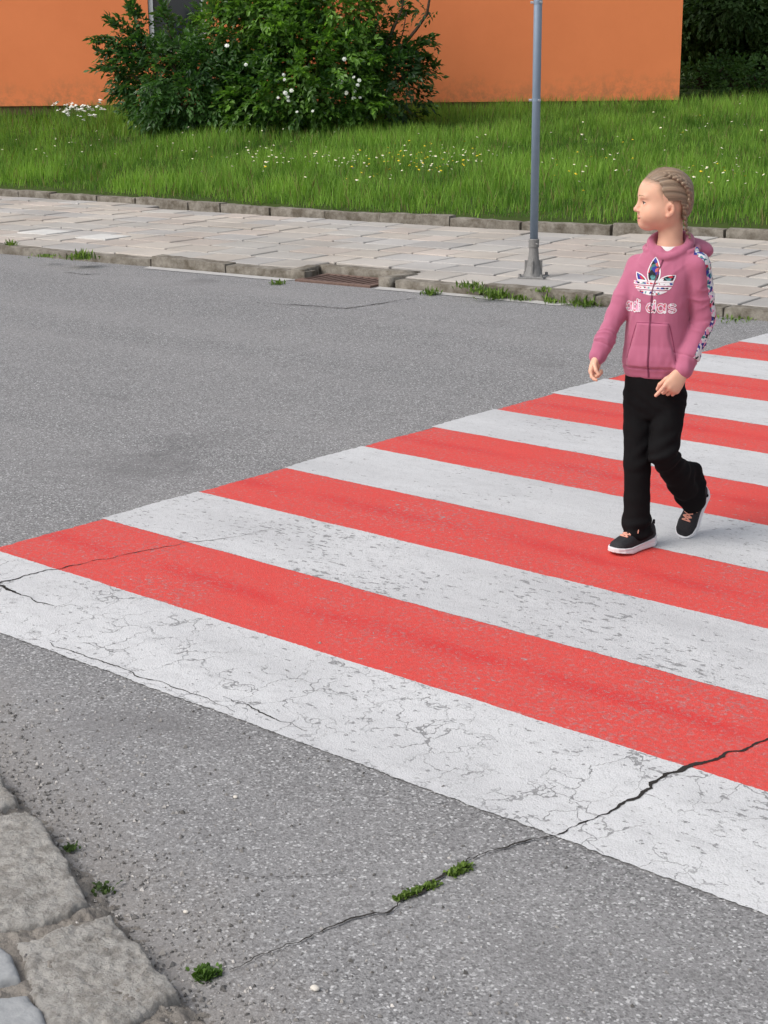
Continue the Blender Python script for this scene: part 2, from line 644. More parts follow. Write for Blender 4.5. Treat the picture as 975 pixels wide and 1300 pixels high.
# soil bed under the slabs, showing in the joints
v, f = [], []
for s0, s1, q0 in ((-17, GR_S - .5, .03), (GR_S - .5, GR_S + .5, .43), (GR_S + .5, 17, .03)):
    f.append([len(v) + i for i in range(4)])
    v += [sq(s0, q0, KZ - .03), sq(s1, q0, KZ - .03), sq(s1, 4.6, KZ + .012), sq(s0, 4.6, KZ + .012)]
tag(mesh_np('pavement_bed', v, np.array(f), M_SOIL, smooth=False), kind='structure')


def rough_block(mb, c, size, rz, rnd, amp=.008, n=(8, 3, 3), tilt=0.0, col=None):
    """a worn stone block: a gridded box, rounded and roughened"""
    nx, ny, nz = n
    verts, faces, key = [], [], {}

    def vid(p):
        k = tuple(np.round(p, 5))
        if k not in key:
            key[k] = len(verts)
            verts.append(p)
        return key[k]
    ez = lambda n_: np.sign(np.linspace(-1, 1, n_ + 1)) * np.abs(np.linspace(-1, 1, n_ + 1)) ** .6
    gx, gy, gz = np.linspace(-1, 1, nx + 1), ez(ny), ez(nz)
    for (A, B, ax, sgn) in ((gx, gy, 2, 1), (gx, gy, 2, -1), (gx, gz, 1, 1), (gx, gz, 1, -1), (gy, gz, 0, 1), (gy, gz, 0, -1)):
        for i in range(len(A) - 1):
            for j in range(len(B) - 1):
                q4 = []
                for a, b in ((A[i], B[j]), (A[i + 1], B[j]), (A[i + 1], B[j + 1]), (A[i], B[j + 1])):
                    p = [0, 0, 0]
                    o = [k for k in (0, 1, 2) if k != ax]
                    p[o[0]], p[o[1]], p[ax] = a, b, sgn
                    q4.append(vid(np.array(p, float)))
                if (sgn > 0) == (ax != 1): faces.append(q4)
                else: faces.append(q4[::-1])
    V = np.array(verts)
    h = np.array(size) / 2
    P = V * h
    r = .007
    inner = np.clip(P, -(h - r), h - r)
    d = P - inner
    l = np.linalg.norm(d, axis=1, keepdims=True)
    P = np.where(l > 1e-6, inner + d / np.maximum(l, 1e-9) * np.minimum(l, r), P)
    sd = rnd.uniform(0, 100)
    nzv = np.stack([fbm(P * 9 + sd, 3), fbm(P * 9 + sd + 31, 3), fbm(P * 9 + sd + 57, 3)], -1)
    P = P + nzv * amp
    P[:, 2] += P[:, 0] * tilt
    ca, sa = math.cos(rz), math.sin(rz)
    P = P @ np.array([[ca, -sa, 0], [sa, ca, 0], [0, 0, 1]]).T + np.asarray(c)
    mb.add(P, faces, col)


def kerb_row(name, qf, h, wid, s0, s1, zf, lens, seed, skip=None, amp=.010):
    rnd = random.Random(seed)
    mb = MB()
    s = s0
    while s < s1:
        ln = rnd.uniform(*lens)
        c = s + ln / 2
        if not (skip and skip(c, ln)):
            slope = (qf(c + .3) - qf(c - .3)) / .6
            ztop = zf(c) + rnd.uniform(-.012, .012)
            p = sq(c, qf(c) + wid / 2 + rnd.uniform(-.012, .012), ztop - h / 2)
            rough_block(mb, p, (ln - rnd.uniform(.005, .022), wid, h), STREET_RZ + slope + rnd.uniform(-.012, .012), rnd, amp,
                        (max(8, int(ln / .05)), 5, 5), rnd.uniform(-.02, .02))
        s += ln
    return tag(mb.build(name, M_STONE, smooth=False), kind='structure')


kerb_row('road_kerb', lambda s: 0.0, .22, .15, -16, 16, lambda s: KZ + .004, (.7, 1.05), 21,
         skip=lambda c, ln: abs(c - GR_S) < .30 + ln / 2)
kerb_row('lawn_kerb', lambda s: lawn_kerb_q(s), .26, .14, -17, 17, lambda s: KZ + .045 + .062, (.5, .95), 22, amp=.012)

# pale concrete gutter band in front of the far kerb, broken by the grate
M_GUT = simple('gutter_concrete', (.44, .43, .42), .9, .2, nz=.25, scale=14, bump=.004)
for a, b in ((-3.4 + 5.3, GR_S - .42), (GR_S + .40, GR_S + 2.1)):
    n = 40
    ss = np.linspace(a, b, n)
    lo = -.13 + .03 * fbm(np.stack([ss * 3, np.full(n, a)], -1), 3)
    lo[0] = lo[-1] = -.02
    v = np.concatenate([[sq(s, l, .004) for s, l in zip(ss, lo)], [sq(s, .0, .004) for s in ss]])
    i = np.arange(n - 1)
    tag(mesh_np('gutter', v, np.stack([i, i + 1, i + 1 + n, i + n], -1), M_GUT, smooth=False), kind='structure')

# kerb returns round the grate recess
mb = MB()
rnd = random.Random(5)
rough_block(mb, sq(GR_S, .40, KZ - .10), (.95, .13, .22), STREET_RZ, rnd, .008)
rough_block(mb, sq(GR_S - .46, .17, KZ - .10), (.12, .34, .22), STREET_RZ + .25, rnd, .008, (3, 6, 3))
rough_block(mb, sq(GR_S + .46, .17, KZ - .10), (.12, .34, .22), STREET_RZ - .12, rnd, .008, (3, 6, 3))
tag(mb.build('road_kerb', M_STONE, smooth=True), kind='structure')

# ------------------------------------------------------------------ storm drain grate
M_RUST = simple('rusty_cast_iron', (.15, .098, .080), .85, .3, nz=.45, scale=60, bump=.003)
M_DARK = simple('drain_shade', (.018, .016, .015), .95, .05)
g = empty('drain_grate', sq(GR_S, .14, .0), STREET_RZ)
tag(g, 'rusty storm drain grate sunk into the notch of the far kerb', 'drain grate')
mb = MB()
for x, y, sx, sy in ((0, -.2, .74, .05), (0, .2, .74, .05), (-.345, 0, .05, .35), (.345, 0, .05, .35)):
    mb.box((x, y, -.006), (sx, sy, .05), 0, None, .005)
mb.build('frame', M_RUST, g)
for i in range(9):
    mb = MB()
    mb.box((-.27 + i * .0675, 0, -.002), (.030, .36, .036), 0, None, .004)
    mb.build('bar', M_RUST, g)
mb = MB()
mb.box((0, 0, .0035), (.66, .36, .003))  # thin dark plate: the shade down the drain is put into its colour
mb.build('shade_plate', M_DARK, g)

# ------------------------------------------------------------------ signpost
M_GALV = (lambda N: N.bsdf(N.mix(N.noise(18, 4, .6), (.20, .26, .345), (.26, .325, .41)), .5,
                           N.bump(N.noise(200, 2), .15, .001), .5, .35))(NT('galvanised_steel'))
M_CAST = simple('grey_cast_base', (.23, .225, .22), .7, .4, .3, nz=.3, scale=50, bump=.002)
M_STEEL = simple('bright_clamp', (.62, .63, .65), .35, .5, .8)
s_, q_ = to_sq(at(677, 351, KZ + .01))
pz = pave_z(s_, q_)
post = empty('sign_post', sq(s_, q_, pz), STREET_RZ)
tag(post, 'slim grey metal signpost on a flared cast base at the pavement edge', 'signpost')
mb = MB()
mb.tube([(0, 0, .24), (0, 0, 1.6), (0, 0, 3.3)], .031, 20)
mb.build('pole', M_GALV, post, smooth=True)
mb = MB()
mb.tube([(0, 0, 3.3), (0, 0, 3.315)], [.034, .022], 16)
mb.build('cap', M_STEEL, post)
mb = MB()
mb.tube([(0, 0, .012), (0, 0, .03), (0, 0, .09), (0, 0, .17), (0, 0, .23), (0, 0, .232), (0, 0, .29), (0, 0, .295)],
        [.072, .066, .050, .040, .036, .041, .041, .035], 18)
for a in range(4):                                # stiffening ribs
    ang = a * math.pi / 2 + .4
    mb.box((.050 * math.cos(ang), .050 * math.sin(ang), .07), (.036, .010, .12), ang)
b_ = mb.build('base', M_CAST, post, smooth=False)
mb = MB()
mb.box((0, 0, .006), (.20, .20, .014), .3, None, .004)
mb.build('base_plate', M_CAST, post)
for a in range(4):
    ang = a * math.pi / 2 + .3 + math.pi / 4
    mb = MB()
    mb.tube([(.12 * math.cos(ang), .12 * math.sin(ang), .012), (.12 * math.cos(ang), .12 * math.sin(ang), .034)], .013, 6)
    mb.build('anchor_bolt', M_CAST, post)
mb = MB()
mb.tube([(.04, -.03, .26), (.062, -.046, .26)], .008, 6)
mb.build('set_screw', M_CAST, post)
pdep = float((sq(s_, q_)[:2] - CAM[:2]) @ FH[:2])
for py in (127, 3):
    zc = at_depth(680, py, pdep)[2] - pz
    cl = MB()
    cl.tube([(0, 0, zc - .012), (0, 0, zc + .012)], .0335, 20)
    c_ = cl.build('clamp_band', M_GALV, post)
    for sx in (-1, 1):
        mb = MB()
        mb.tube([(sx * .030, -.018, zc), (sx * .047, -.03, zc)], .009, 8)
        mb.build('clamp_bolt', M_STEEL, c_)

# ------------------------------------------------------------------ lawn
CORNER = at_depth(862, 127, 27.0)                 # foot of the rendered wall at the building's right-hand corner
CS, CQ = to_sq(CORNER)
WALL_Z = float(CORNER[2])
dl = ray(0, 135)
tt = None
# where the wall plane q = CQ is met by the left-hand edge of the view
BANG = math.radians(37)                            # the building stands at an angle to the street
BE = np.array([math.cos(BANG), math.sin(BANG)])
BN = np.array([-BE[1], BE[0]])


def on_facade(px, py):
    d = ray(px, py)
    return CAM + d * (((CORNER[:2] - CAM[:2]) @ BN) / (d[:2] @ BN))


LEFT = on_facade(0, 135)
LS = float((LEFT[:2] - SO) @ SE)
LEFT_Z = float(LEFT[2])
BTAN = math.tan(BANG - STREET_RZ)


def facade_q(s):
    return np.clip(CQ + (np.asarray(s, float) - CS) * BTAN, 5.2, CQ + 1.5)



def wall_base(s):
    return LEFT_Z + (WALL_Z - LEFT_Z) * np.clip((s - LS) / (CS - LS), -.5, 1.3)


def lawn_z(s, q):
    s = np.asarray(s, float)
    q = np.asarray(q, float)
    k0 = 3.90
    fq = facade_q(s)
    t = (q - k0) / (fq - k0)
    zb = wall_base(s) - .14
    z = .20 + (zb - .20) * np.where(t < 1, .75 * t + .25 * t * t * (1.6 - .6 * t), 1 + .55 * (t - 1))
    z = np.where(t > 1, zb + .02 * (q - fq), z)
    return z + .03 * fbm(np.stack([s * .7, q * .7], -1), 3, 4.0)


def at_lawn(px, py):
    d = ray(px, py)
    d = d / (d @ FH)
    for dep in np.arange(13, 60, .05):
        p = CAM + d * dep
        s, q = to_sq(p)
        if q > 3.9 and p[2] <= lawn_z(s, q): return p
    return CAM + d * 40


ns, nq = 120, 90
S, Q = np.meshgrid(np.linspace(-24, 26, ns), np.concatenate([[3.62], np.linspace(3.9, 34, nq - 1)]), indexing='ij')
Z = lawn_z(S, Q)
for j_ in (0, 1):
    Q[:, j_] = np.array([lawn_kerb_q(x) for x in S[:, 0]]) + (.08, .2)[j_]
Z = lawn_z(S, Q)
Z[:, 0] = .13
V = np.stack([SO[0] + SE[0] * S + SN[0] * Q, SO[1] + SE[1] * S + SN[1] * Q, Z], -1).reshape(-1, 3)
# the strip right behind the kerb follows its bow
idx = np.arange(ns * nq).reshape(ns, nq)
F = np.stack([idx[:-1, :-1], idx[1:, :-1], idx[1:, 1:], idx[:-1, 1:]], -1).reshape(-1, 4)
M_TURF = (lambda N: N.bsdf(N.mix(N.noise(3, 5, .6), (.030, .050, .012), (.060, .085, .022)), .95, None, .1))(NT('turf_soil'))
tag(mesh_np('lawn', V, F, M_TURF), kind='structure')


def leaf_mat(name, transl=.35, rough=.5, spec=.35, gain=1.0):
    N = NT(name)
    c = N.attr()
    N.bsdf(c, rough, None, spec)
    tr = N.n('ShaderNodeBsdfTranslucent')
    cc = N.mix(1.0, c, (1.25 * gain, 1.35 * gain, .55 * gain), 'MULTIPLY')
    N.l(cc, tr.inputs[0])
    mx = N.n('ShaderNodeMixShader')
    mx.inputs[0].default_value = transl
    N.l(N.p.outputs[0], mx.inputs[1])
    N.l(tr.outputs[0], mx.inputs[2])
    N.l(mx.outputs[0], N.out.inputs[0])
    return N.m


M_GRASS = leaf_mat('grass_blades', .35, .6, .2)
M_LEAF = leaf_mat('shrub_leaves', .42, .40, .45)
M_TREE = leaf_mat('tree_leaves', .25, .55, .25)


def blades(n, s, q, hgt, wid, lean=.35, tint=None):
    """n grass blades as bent strips of two quads"""
    z = lawn_z(s, q)
    x = SO[0] + SE[0] * s + SN[0] * q
    y = SO[1] + SE[1] * s + SN[1] * q
    a = RNG.uniform(0, 2 * math.pi, n)
    b = RNG.uniform(0, 2 * math.pi, n)
    wx, wy = np.cos(a) * wid / 2, np.sin(a) * wid / 2
    lx, ly = np.cos(b) * hgt * lean * RNG.uniform(.2, 1.3, n), np.sin(b) * hgt * lean * RNG.uniform(.2, 1.3, n)
    base = np.stack([x, y, z - .02], -1)
    wv = np.stack([wx, wy, 0 * wx], -1)
    mid = base + np.stack([lx * .35, ly * .35, hgt * .58], -1)
    tip = base + np.stack([lx, ly, hgt], -1)
    V = np.stack([base - wv, base + wv, mid + wv * .75, mid - wv * .75, tip], 1).reshape(-1, 3)
    i = np.arange(n) * 5
    quads = np.stack([i, i + 1, i + 2, i + 3], -1)
    tris = np.stack([i + 3, i + 2, i + 4, i + 4], -1)
    return V, quads, tris[:, :3]


def grass_field(name, n, s0, s1, q0, q1, h0, h1):
    s = RNG.uniform(s0, s1, n)
    q = q0 + (q1 - q0) * RNG.uniform(0, 1, n)
    kq = np.array([lawn_kerb_q(x) for x in s]) + .16
    bs = np.stack([s, q], -1)
    clump = fbm(bs * .9, 4, 1.0)
    fine = fbm(bs * 4.5, 3, 2.0)
    keep = (q > kq) & ~((q > facade_q(s) - .03) & (s < CS + .02)) & (fine > -.55 + .5 * RNG.uniform(-1, 0, n))
    s, q, clump, fine = s[keep], q[keep], clump[keep], fine[keep]
    kq = kq[keep]
    n = len(s)
    h = (h0 + (h1 - h0) * np.clip(.5 + clump * 1.3, 0, 1)) * RNG.uniform(.55, 1.25, n)
    h *= .5 + .5 * np.clip((q - kq) / .5, 0, 1)
    w_ = RNG.uniform(.006, .013, n)
    V, qd, tr = blades(n, s, q, h, w_)
    t = np.clip(.45 + .9 * fine + .9 * clump + RNG.normal(0, .22, n), 0, 1)[:, None]
    c = np.array([.075, .172, .024]) * (1 - t) + np.array([.25, .43, .070]) * t
    dry = RNG.uniform(0, 1, n) < .075
    c[dry] = np.array([.26, .22, .10]) * RNG.uniform(.6, 1.1, (dry.sum(), 1))
    cols = np.repeat(c, 5, axis=0)
    me = [list(x) for x in qd]
    faces = np.concatenate([qd, np.stack([tr[:, 0], tr[:, 1], tr[:, 2], tr[:, 2]], -1)])
    # quads and tris in separate arrays keep the builder simple
    flat = [qd, tr]
    o = mesh_mixed(name, V, flat, M_GRASS, cols)
    return tag(o, 'tall green meadow grass covering the sloping lawn', 'grass', kind='stuff')


def mesh_mixed(name, V, face_arrays, mat, cols, parent=None, smooth=True):
    me = bpy.data.meshes.new(name)
    me.vertices.add(len(V))
    me.vertices.foreach_set('co', np.asarray(V, np.float32).ravel())
    flat = np.concatenate([f.astype(np.int32).ravel() for f in face_arrays])
    tot = np.concatenate([np.full(len(f), f.shape[1], np.int32) for f in face_arrays])
    me.loops.add(len(flat))
    me.loops.foreach_set('vertex_index', flat)
    me.polygons.add(len(tot))
    me.polygons.foreach_set('loop_start', np.concatenate([[0], np.cumsum(tot)[:-1]]).astype(np.int32))
    me.polygons.foreach_set('loop_total', tot)
    me.polygons.foreach_set('use_smooth', np.full(len(tot), smooth))
    me.update(calc_edges=True)
    a = me.attributes.new('tint', 'FLOAT_COLOR', 'POINT')
    c4 = np.ones((len(V), 4), np.float32)
    c4[:, :3] = cols
    a.data.foreach_set('color', c4.ravel())
    me.materials.append(mat)
    o = bpy.data.objects.new(name, me)
    COL.objects.link(o)
    if parent: o.parent = parent
    return o


grass_field('grass', 260000, -16, 14, 3.6, CQ + .4, .10, .27)
grass_field('grass', 70000, CS - 1, 16, CQ - 4, CQ + 12, .12, .28)

# wild flowers: white and yellow heads on short stalks, far too many to count
M_PETAL = (lambda N: N.bsdf(N.attr(), .6, None, .2))(NT('petals'))


def flowers():
    mb_v, mb_f, mb_c = [], [], []
    spots = []
    rnd = random.Random(3)
    for (cx, cy, rx, ry, n, yel) in ((100, 150, 26, 4, 26, 0), (105, 160, 24, 8, 14, 0), (350, 219, 50, 9, 34, .05), (440, 222, 45, 8, 30, .1),
                                     (520, 222, 34, 16, 34, .75), (560, 226, 40, 14, 40, .35), (600, 222, 40, 12, 26, .1), (470, 243, 60, 9, 18, .15),
                                     (550, 143, 6, 1.5, 3, 0), (730, 235, 50, 20, 16, .4), (910, 240, 60, 26, 36, .25), (780, 215, 60, 20, 14, .3),
                                     (280, 205, 120, 22, 26, .05), (60, 200, 60, 26, 18, .05), (640, 205, 80, 22, 14, .2), (900, 170, 60, 25, 18, .2)):
        for _ in range(n):
            spots.append((cx + rnd.gauss(0, .6) * rx, cy + rnd.gauss(0, .6) * ry, rnd.random() < yel, rx < 28 and cx < 130))
    for px, py, yel, big in spots:
        p = at_lawn(px, py + 4)
        s, q = to_sq(p)
        if q < lawn_kerb_q(s) + .3: continue
        z = lawn_z(s, q)
        h = rnd.uniform(.18, .30)
        r = rnd.uniform(.010, .019) * (1.7 if big else 1)
        c = (.72, .52, .02) if yel else (.78, .80, .74)
        top = np.array([p[0], p[1], z + h])
        for k in range(3 if big else 1):
            o = top + np.array([rnd.uniform(-.04, .04), rnd.uniform(-.04, .04), rnd.uniform(-.02, .02)]) * (1 if big else 0)
            b = len(mb_v)
            tl = np.array([rnd.uniform(-.5, .5), rnd.uniform(-.5, .5), 1])
            ax = np.cross(tl, [1, 0, 0]); ax /= np.linalg.norm(ax)
            ay = np.cross(tl, ax); ay /= np.linalg.norm(ay)
            mb_v.append(o + np.array([0, 0, r * .5])); mb_c.append((.75, .55, .05) if not big else c)
            for a in range(7):
                g_ = a * 2 * math.pi / 7
                mb_v.append(o + (ax * math.cos(g_) + ay * math.sin(g_)) * r); mb_c.append(c)
            for a in range(7): mb_f.append((b, b + 1 + a, b + 1 + (a + 1) % 7))
            # stalk
            b = len(mb_v)
            for w_ in (-.0015, .0015):
                mb_v.append(np.array([p[0] + w_, p[1], z])); mb_c.append((.07, .15, .03))
                mb_v.append(o + np.array([w_, 0, 0])); mb_c.append((.07, .15, .03))
            mb_f.append((b, b + 2, b + 3, b + 1))
    o = mesh_np('wildflowers', mb_v, mb_f, M_PETAL, cols=np.array(mb_c), smooth=False)
    tag(o, 'small white and yellow wildflowers scattered through the lawn', 'flowers', kind='stuff')


flowers()

# ------------------------------------------------------------------ orange building
M_WALL = (lambda N: N.bsdf(N.mix(N.math('MULTIPLY', N.mapr(N.math('SUBTRACT', N.sep()[2], N.math('MULTIPLY', N.noise(1.6, 5, .7, vec=N.mapping((1, 1, .25))), .9)), .55, 1.05, .8, 0), N.mapr(N.noise(7, 4, .7), .4, .65)),
                                 N.mix(N.mapr(N.noise(.7, 6, .68), .3, .7), (.83, .258, .104), (.76, .228, .091)), (.36, .17, .085)), .9,
                           N.bump(N.noise(160, 3), .35, .004), .15))(NT('orange_render'))
M_PLINTH = simple('brown_plinth', (.16, .10, .07), .9, .2, nz=.3, scale=12)
M_FRAME = simple('light_window_frame', (.55, .57, .60), .4, .5)
M_GLASS = simple('dark_window_glass', (.020, .026, .034), .08, .8)
M_ROOF = simple('roof_felt', (.09, .085, .08), .9, .1, nz=.2, scale=8)
bld = empty('building', sq(CS, CQ, WALL_Z - .2), BANG)
tag(bld, 'orange rendered building with a dark window behind the shrubs', 'building')
LX = float((LEFT[:2] - CORNER[:2]) @ BE)               # local x of the left-hand edge of the view
BW, BD, BH = -LX + 6, 6.0, 4.3
# window edges in the local frame (x runs left from the corner)


def wall_x(px):                                    # local x on the facade for a place in the photograph
    p = on_facade(px, 40)
    return float((p[:2] - CORNER[:2]) @ BE), float(p[2] - (WALL_Z - .2))


wx0, wx1 = wall_x(189)[0], wall_x(262)[0]
wz0 = wall_x(189)[1] - .35
wz1 = wz0 + 1.6
T = .35
mb = MB()


def slab(x0, x1, y0, y1, z0, z1):
    mb.box(((x0 + x1) / 2, (y0 + y1) / 2, (z0 + z1) / 2), (x1 - x0, y1 - y0, z1 - z0))


def base_l(x):                                     # local height of the foot of the render
    return LEFT_Z + (WALL_Z - LEFT_Z) * min(max((x - LX) / -LX, -.4), 1.2) - (WALL_Z - .2)


# front wall as one shell with the window opening, its foot following the slope
xs = [-BW, wx0, wx1, 0.0]
for (a, b) in ((-BW, wx0), (wx0, wx1), (wx1, 0.0)):
    tops = [(None, BH)] if (a, b) != (wx0, wx1) else [(None, wz0), (wz1, BH)]
    for lo, hi in tops:
        za, zb2 = (base_l(a), base_l(b)) if lo is None else (lo, lo)
        v = [(a, 0, za), (b, 0, zb2), (b, T, zb2), (a, T, za), (a, 0, hi), (b, 0, hi), (b, T, hi), (a, T, hi)]
        f = [(3, 2, 1, 0), (4, 5, 6, 7), (0, 1, 5, 4), (2, 3, 7, 6)]
        f += [(3, 0, 4, 7), (1, 2, 6, 5)] if (a, b) == (wx0, wx1) or True else []
        mb.add(v, f)
mb.v = [np.asarray(x, float) for x in mb.v]
slab(-T, 0, T, BD, base_l(0), BH)
slab(-BW, -BW + T, T, BD, base_l(-BW), BH)
slab(-BW + T, -T, BD - T, BD, base_l(0), BH)
mb.build('wall', M_WALL, bld)
mb = MB()
slab(-BW - .3, .3, -.3, BD + .3, BH + .003, BH + .25)
mb.build('roof', M_ROOF, bld)
mb = MB()
v = [(-BW + .05, .05, base_l(-BW) - .8), (-.05, .05, base_l(0) - .8), (-.05, .3, base_l(0) - .8), (-BW + .05, .3, base_l(-BW) - .8),
     (-BW + .05, .05, base_l(-BW) - .003), (-.05, .05, base_l(0) - .003), (-.05, .3, base_l(0) - .003), (-BW + .05, .3, base_l(-BW) - .003)]
mb.add(v, [(3, 2, 1, 0), (4, 5, 6, 7), (0, 1, 5, 4), (2, 3, 7, 6), (3, 0, 4, 7), (1, 2, 6, 5)])
mb.build('plinth', M_PLINTH, bld)
win = MB()
for x0, x1, z0, z1 in ((wx0 + .004, wx0 + .08, wz0 + .004, wz1 - .004), (wx1 - .08, wx1 - .004, wz0 + .004, wz1 - .004)):
    win.box(((x0 + x1) / 2, .07, (z0 + z1) / 2), (x1 - x0, .07, z1 - z0))
for z0, z1 in ((wz0 + .004, wz0 + .07), (wz1 - .07, wz1 - .004)):
    win.box(((wx0 + wx1) / 2, .07, (z0 + z1) / 2), (wx1 - wx0 - .168, .066, z1 - z0))
wo = win.build('window', M_FRAME, bld)
mb = MB()
mb.box(((wx0 + wx1) / 2, .085, (wz0 + wz1) / 2), (wx1 - wx0 - .16, .012, wz1 - wz0 - .14))
mb.build('pane', M_GLASS, wo)
mb = MB()
mb.box(((wx0 + wx1) / 2, -.04, wz0 - .02), (wx1 - wx0 + .1, .14, .03))
mb.build('sill', M_FRAME, wo)


# ------------------------------------------------------------------ shrubs and trees
def leaf_quads(cen, ax, nrm, ln, wd, cols):
    """folded pointed leaves: six vertices, four triangles as two quads"""
    n = len(cen)
    sd = np.cross(nrm, ax)
    sd /= np.linalg.norm(sd, axis=1, keepdims=True) + 1e-9
    nr = np.cross(ax, sd)
    L = ln[:, None]
    Wd = wd[:, None]
    b = cen - ax * L * .5
    t = cen + ax * L * .5 - nr * L * .12
    m = cen - ax * L * .02
    l = m + sd * Wd * .5 + nr * Wd * .18
    r = m - sd * Wd * .5 + nr * Wd * .18
    V = np.stack([b, r, t, l, m - nr * Wd * .02], 1).reshape(-1, 3)
    i = np.arange(n) * 5
    F = np.stack([np.stack([i, i + 1, i + 4], -1), np.stack([i + 1, i + 2, i + 4], -1),
                  np.stack([i + 2, i + 3, i + 4], -1), np.stack([i + 3, i, i + 4], -1)], 1).reshape(-1, 3)
    return V, F, np.repeat(cols, 5, axis=0)


def unit(v):
    return v / (np.linalg.norm(v, axis=-1, keepdims=True) + 1e-9)


def foliage(name, mat, twigs, dirs, nl, leaf_l, leaf_w, c0, c1, parent, spread=.16, rng=RNG, droop=.35, tw_tint=None):
    """pinnate sprays of leaves along twigs"""
    n = len(twigs)
    cen, ax, nr, cols = [], [], [], []
    tl = rng.uniform(.7, 1.3, n) * spread
    side = unit(np.cross(dirs, np.array([0, 0, 1.0]) + rng.normal(0, .35, (n, 3))))
    ups = unit(np.cross(side, dirs))
    ups *= np.sign(ups[:, 2:3] + 1e-6)
    tone = np.clip(rng.normal(.5, .24, n), 0, 1) if tw_tint is None else tw_tint
    for k in range(nl):
        f = k / max(1, nl - 1)
        sg = 1 if k % 2 == 0 else -1
        p = twigs + dirs * (tl * (f - .4))[:, None] - np.array([0, 0, 1.0]) * (tl * droop * f * f)[:, None]
        a = unit(dirs * (.45 + .7 * f) + side * sg * (1.0 - .75 * f) + rng.normal(0, .25, (n, 3)) - np.array([0, 0, .28]))
        nn_ = unit(ups + rng.normal(0, .38, (n, 3)))
        cen.append(p + a * (leaf_l * .5))
        ax.append(a)
        nr.append(nn_)
        t = np.clip(tone + rng.normal(0, .12, n), 0, 1)[:, None]
        cols.append(np.asarray(c0) * (1 - t) + np.asarray(c1) * t)
    cen, ax, nr, cols = map(np.concatenate, (cen, ax, nr, cols))
    m = len(cen)
    V, F, C = leaf_quads(cen, ax, nr, leaf_l * rng.uniform(.7, 1.25, m), leaf_w * rng.uniform(.75, 1.2, m), cols)
    return mesh_mixed(name, V, [F], mat, C, parent, smooth=False)


M_BARK = simple('bark', (.075, .055, .040), .9, .1, nz=.4, scale=30, bump=.006)


def shrub(label, lobes, density, leaf_l, leaf_w, c0, c1, seed, stems=6, nl=7, spread=.2, sprays=(), group=None, name='shrub', cat='shrub', mat=None, base=None):
    """lobes: (centre, radii) ellipsoids in world metres; leaves fill an outer shell with gaps"""
    rng = np.random.default_rng(seed)
    lowest = min(lobes, key=lambda l: l[0][2] - l[1][2])
    cx = np.mean([l[0] for l in lobes], axis=0)
    if base is None:
        s, q = to_sq(cx)
        base = np.array([cx[0], cx[1], float(lawn_z(s, q))])
    root = empty(name, base)
    tag(root, label, cat, group)
    tw, di, tn = [], [], []
    for c, r in lobes:
        c, r = np.array(c), np.array(r)
        n = int(density * .8 * (r[0] * r[1] + r[1] * r[2] + r[0] * r[2]))
        u = unit(rng.normal(0, 1, (n, 3)))
        rad = rng.uniform(.55, 1.0, n) ** .5
        lump = 1 + .24 * vnoise(u * 2.6 + seed, seed) + .16 * vnoise(u * 6.5 + seed, seed + 2)
        p = c + u * r * (rad * lump)[:, None]
        s, q = to_sq(p)
        keep = (p[:, 2] > lawn_z(s, q) + .06) & (vnoise(p * 2.4, seed + 5) > -.62)
        tw.append(p[keep])
        di.append(unit(u[keep] + rng.normal(0, .45, (keep.sum(), 3)) + np.array([0, 0, .15])))
        tn.append(np.clip(.5 + .55 * vnoise(p[keep] * 1.7, seed + 9) + rng.normal(0, .16, keep.sum()), 0, 1))
    for (a, b, m) in sprays:                       # arching shoots that leave the mass
        a, b = np.array(a), np.array(b)
        t = rng.uniform(0, 1, m) ** .8
        arc = np.array([0, 0, .18]) * np.linalg.norm(b - a)
        p = a + (b - a) * t[:, None] + arc * (4 * t * (1 - t))[:, None] + rng.normal(0, .085, (m, 3)) * (1.25 - t)[:, None]
        tw.append(p)
        di.append(unit((b - a) + rng.normal(0, .45, (m, 3)) * np.linalg.norm(b - a)))
        tn.append(np.clip(.5 + rng.normal(0, .2, m), 0, 1))
    tw, di, tn = np.concatenate(tw), np.concatenate(di), np.concatenate(tn)
    foliage('leaves', mat or M_LEAF, tw - base, di, nl, leaf_l, leaf_w, c0, c1, root, spread, rng, tw_tint=tn)
    mb = MB()
    for k in range(stems):
        c, r = lobes[k % len(lobes)]
        tip = np.array(c) + rng.normal(0, .3, 3) * np.array(r) + np.array([0, 0, .3 * r[2]])
        st = base + np.array([rng.normal(0, .18), rng.normal(0, .18), -.05])
        pts = [st + (tip - st) * t + np.array([0, 0, .25]) * math.sin(t * math.pi) + rng.normal(0, .05, 3) * t for t in np.linspace(0, 1, 7)]
        mb.tube(np.array(pts) - base, np.linspace(.026, .008, 7), 7)
    for (a, b, m) in sprays:
        a, b = np.array(a), np.array(b)
        arc = np.array([0, 0, .18]) * np.linalg.norm(b - a)
        pts = [a + (b - a) * t + arc * 4 * t * (1 - t) for t in np.linspace(-.3, 1, 9)]
        mb.tube(np.array(pts) - base, np.linspace(.012, .003, 9), 6)
    mb.build('stems', M_BARK, root, smooth=True)
    return root


D1 = 25.2                                          # distance of the shrub group


def A(px, py, d=D1):
    return at_depth(px, py, d)


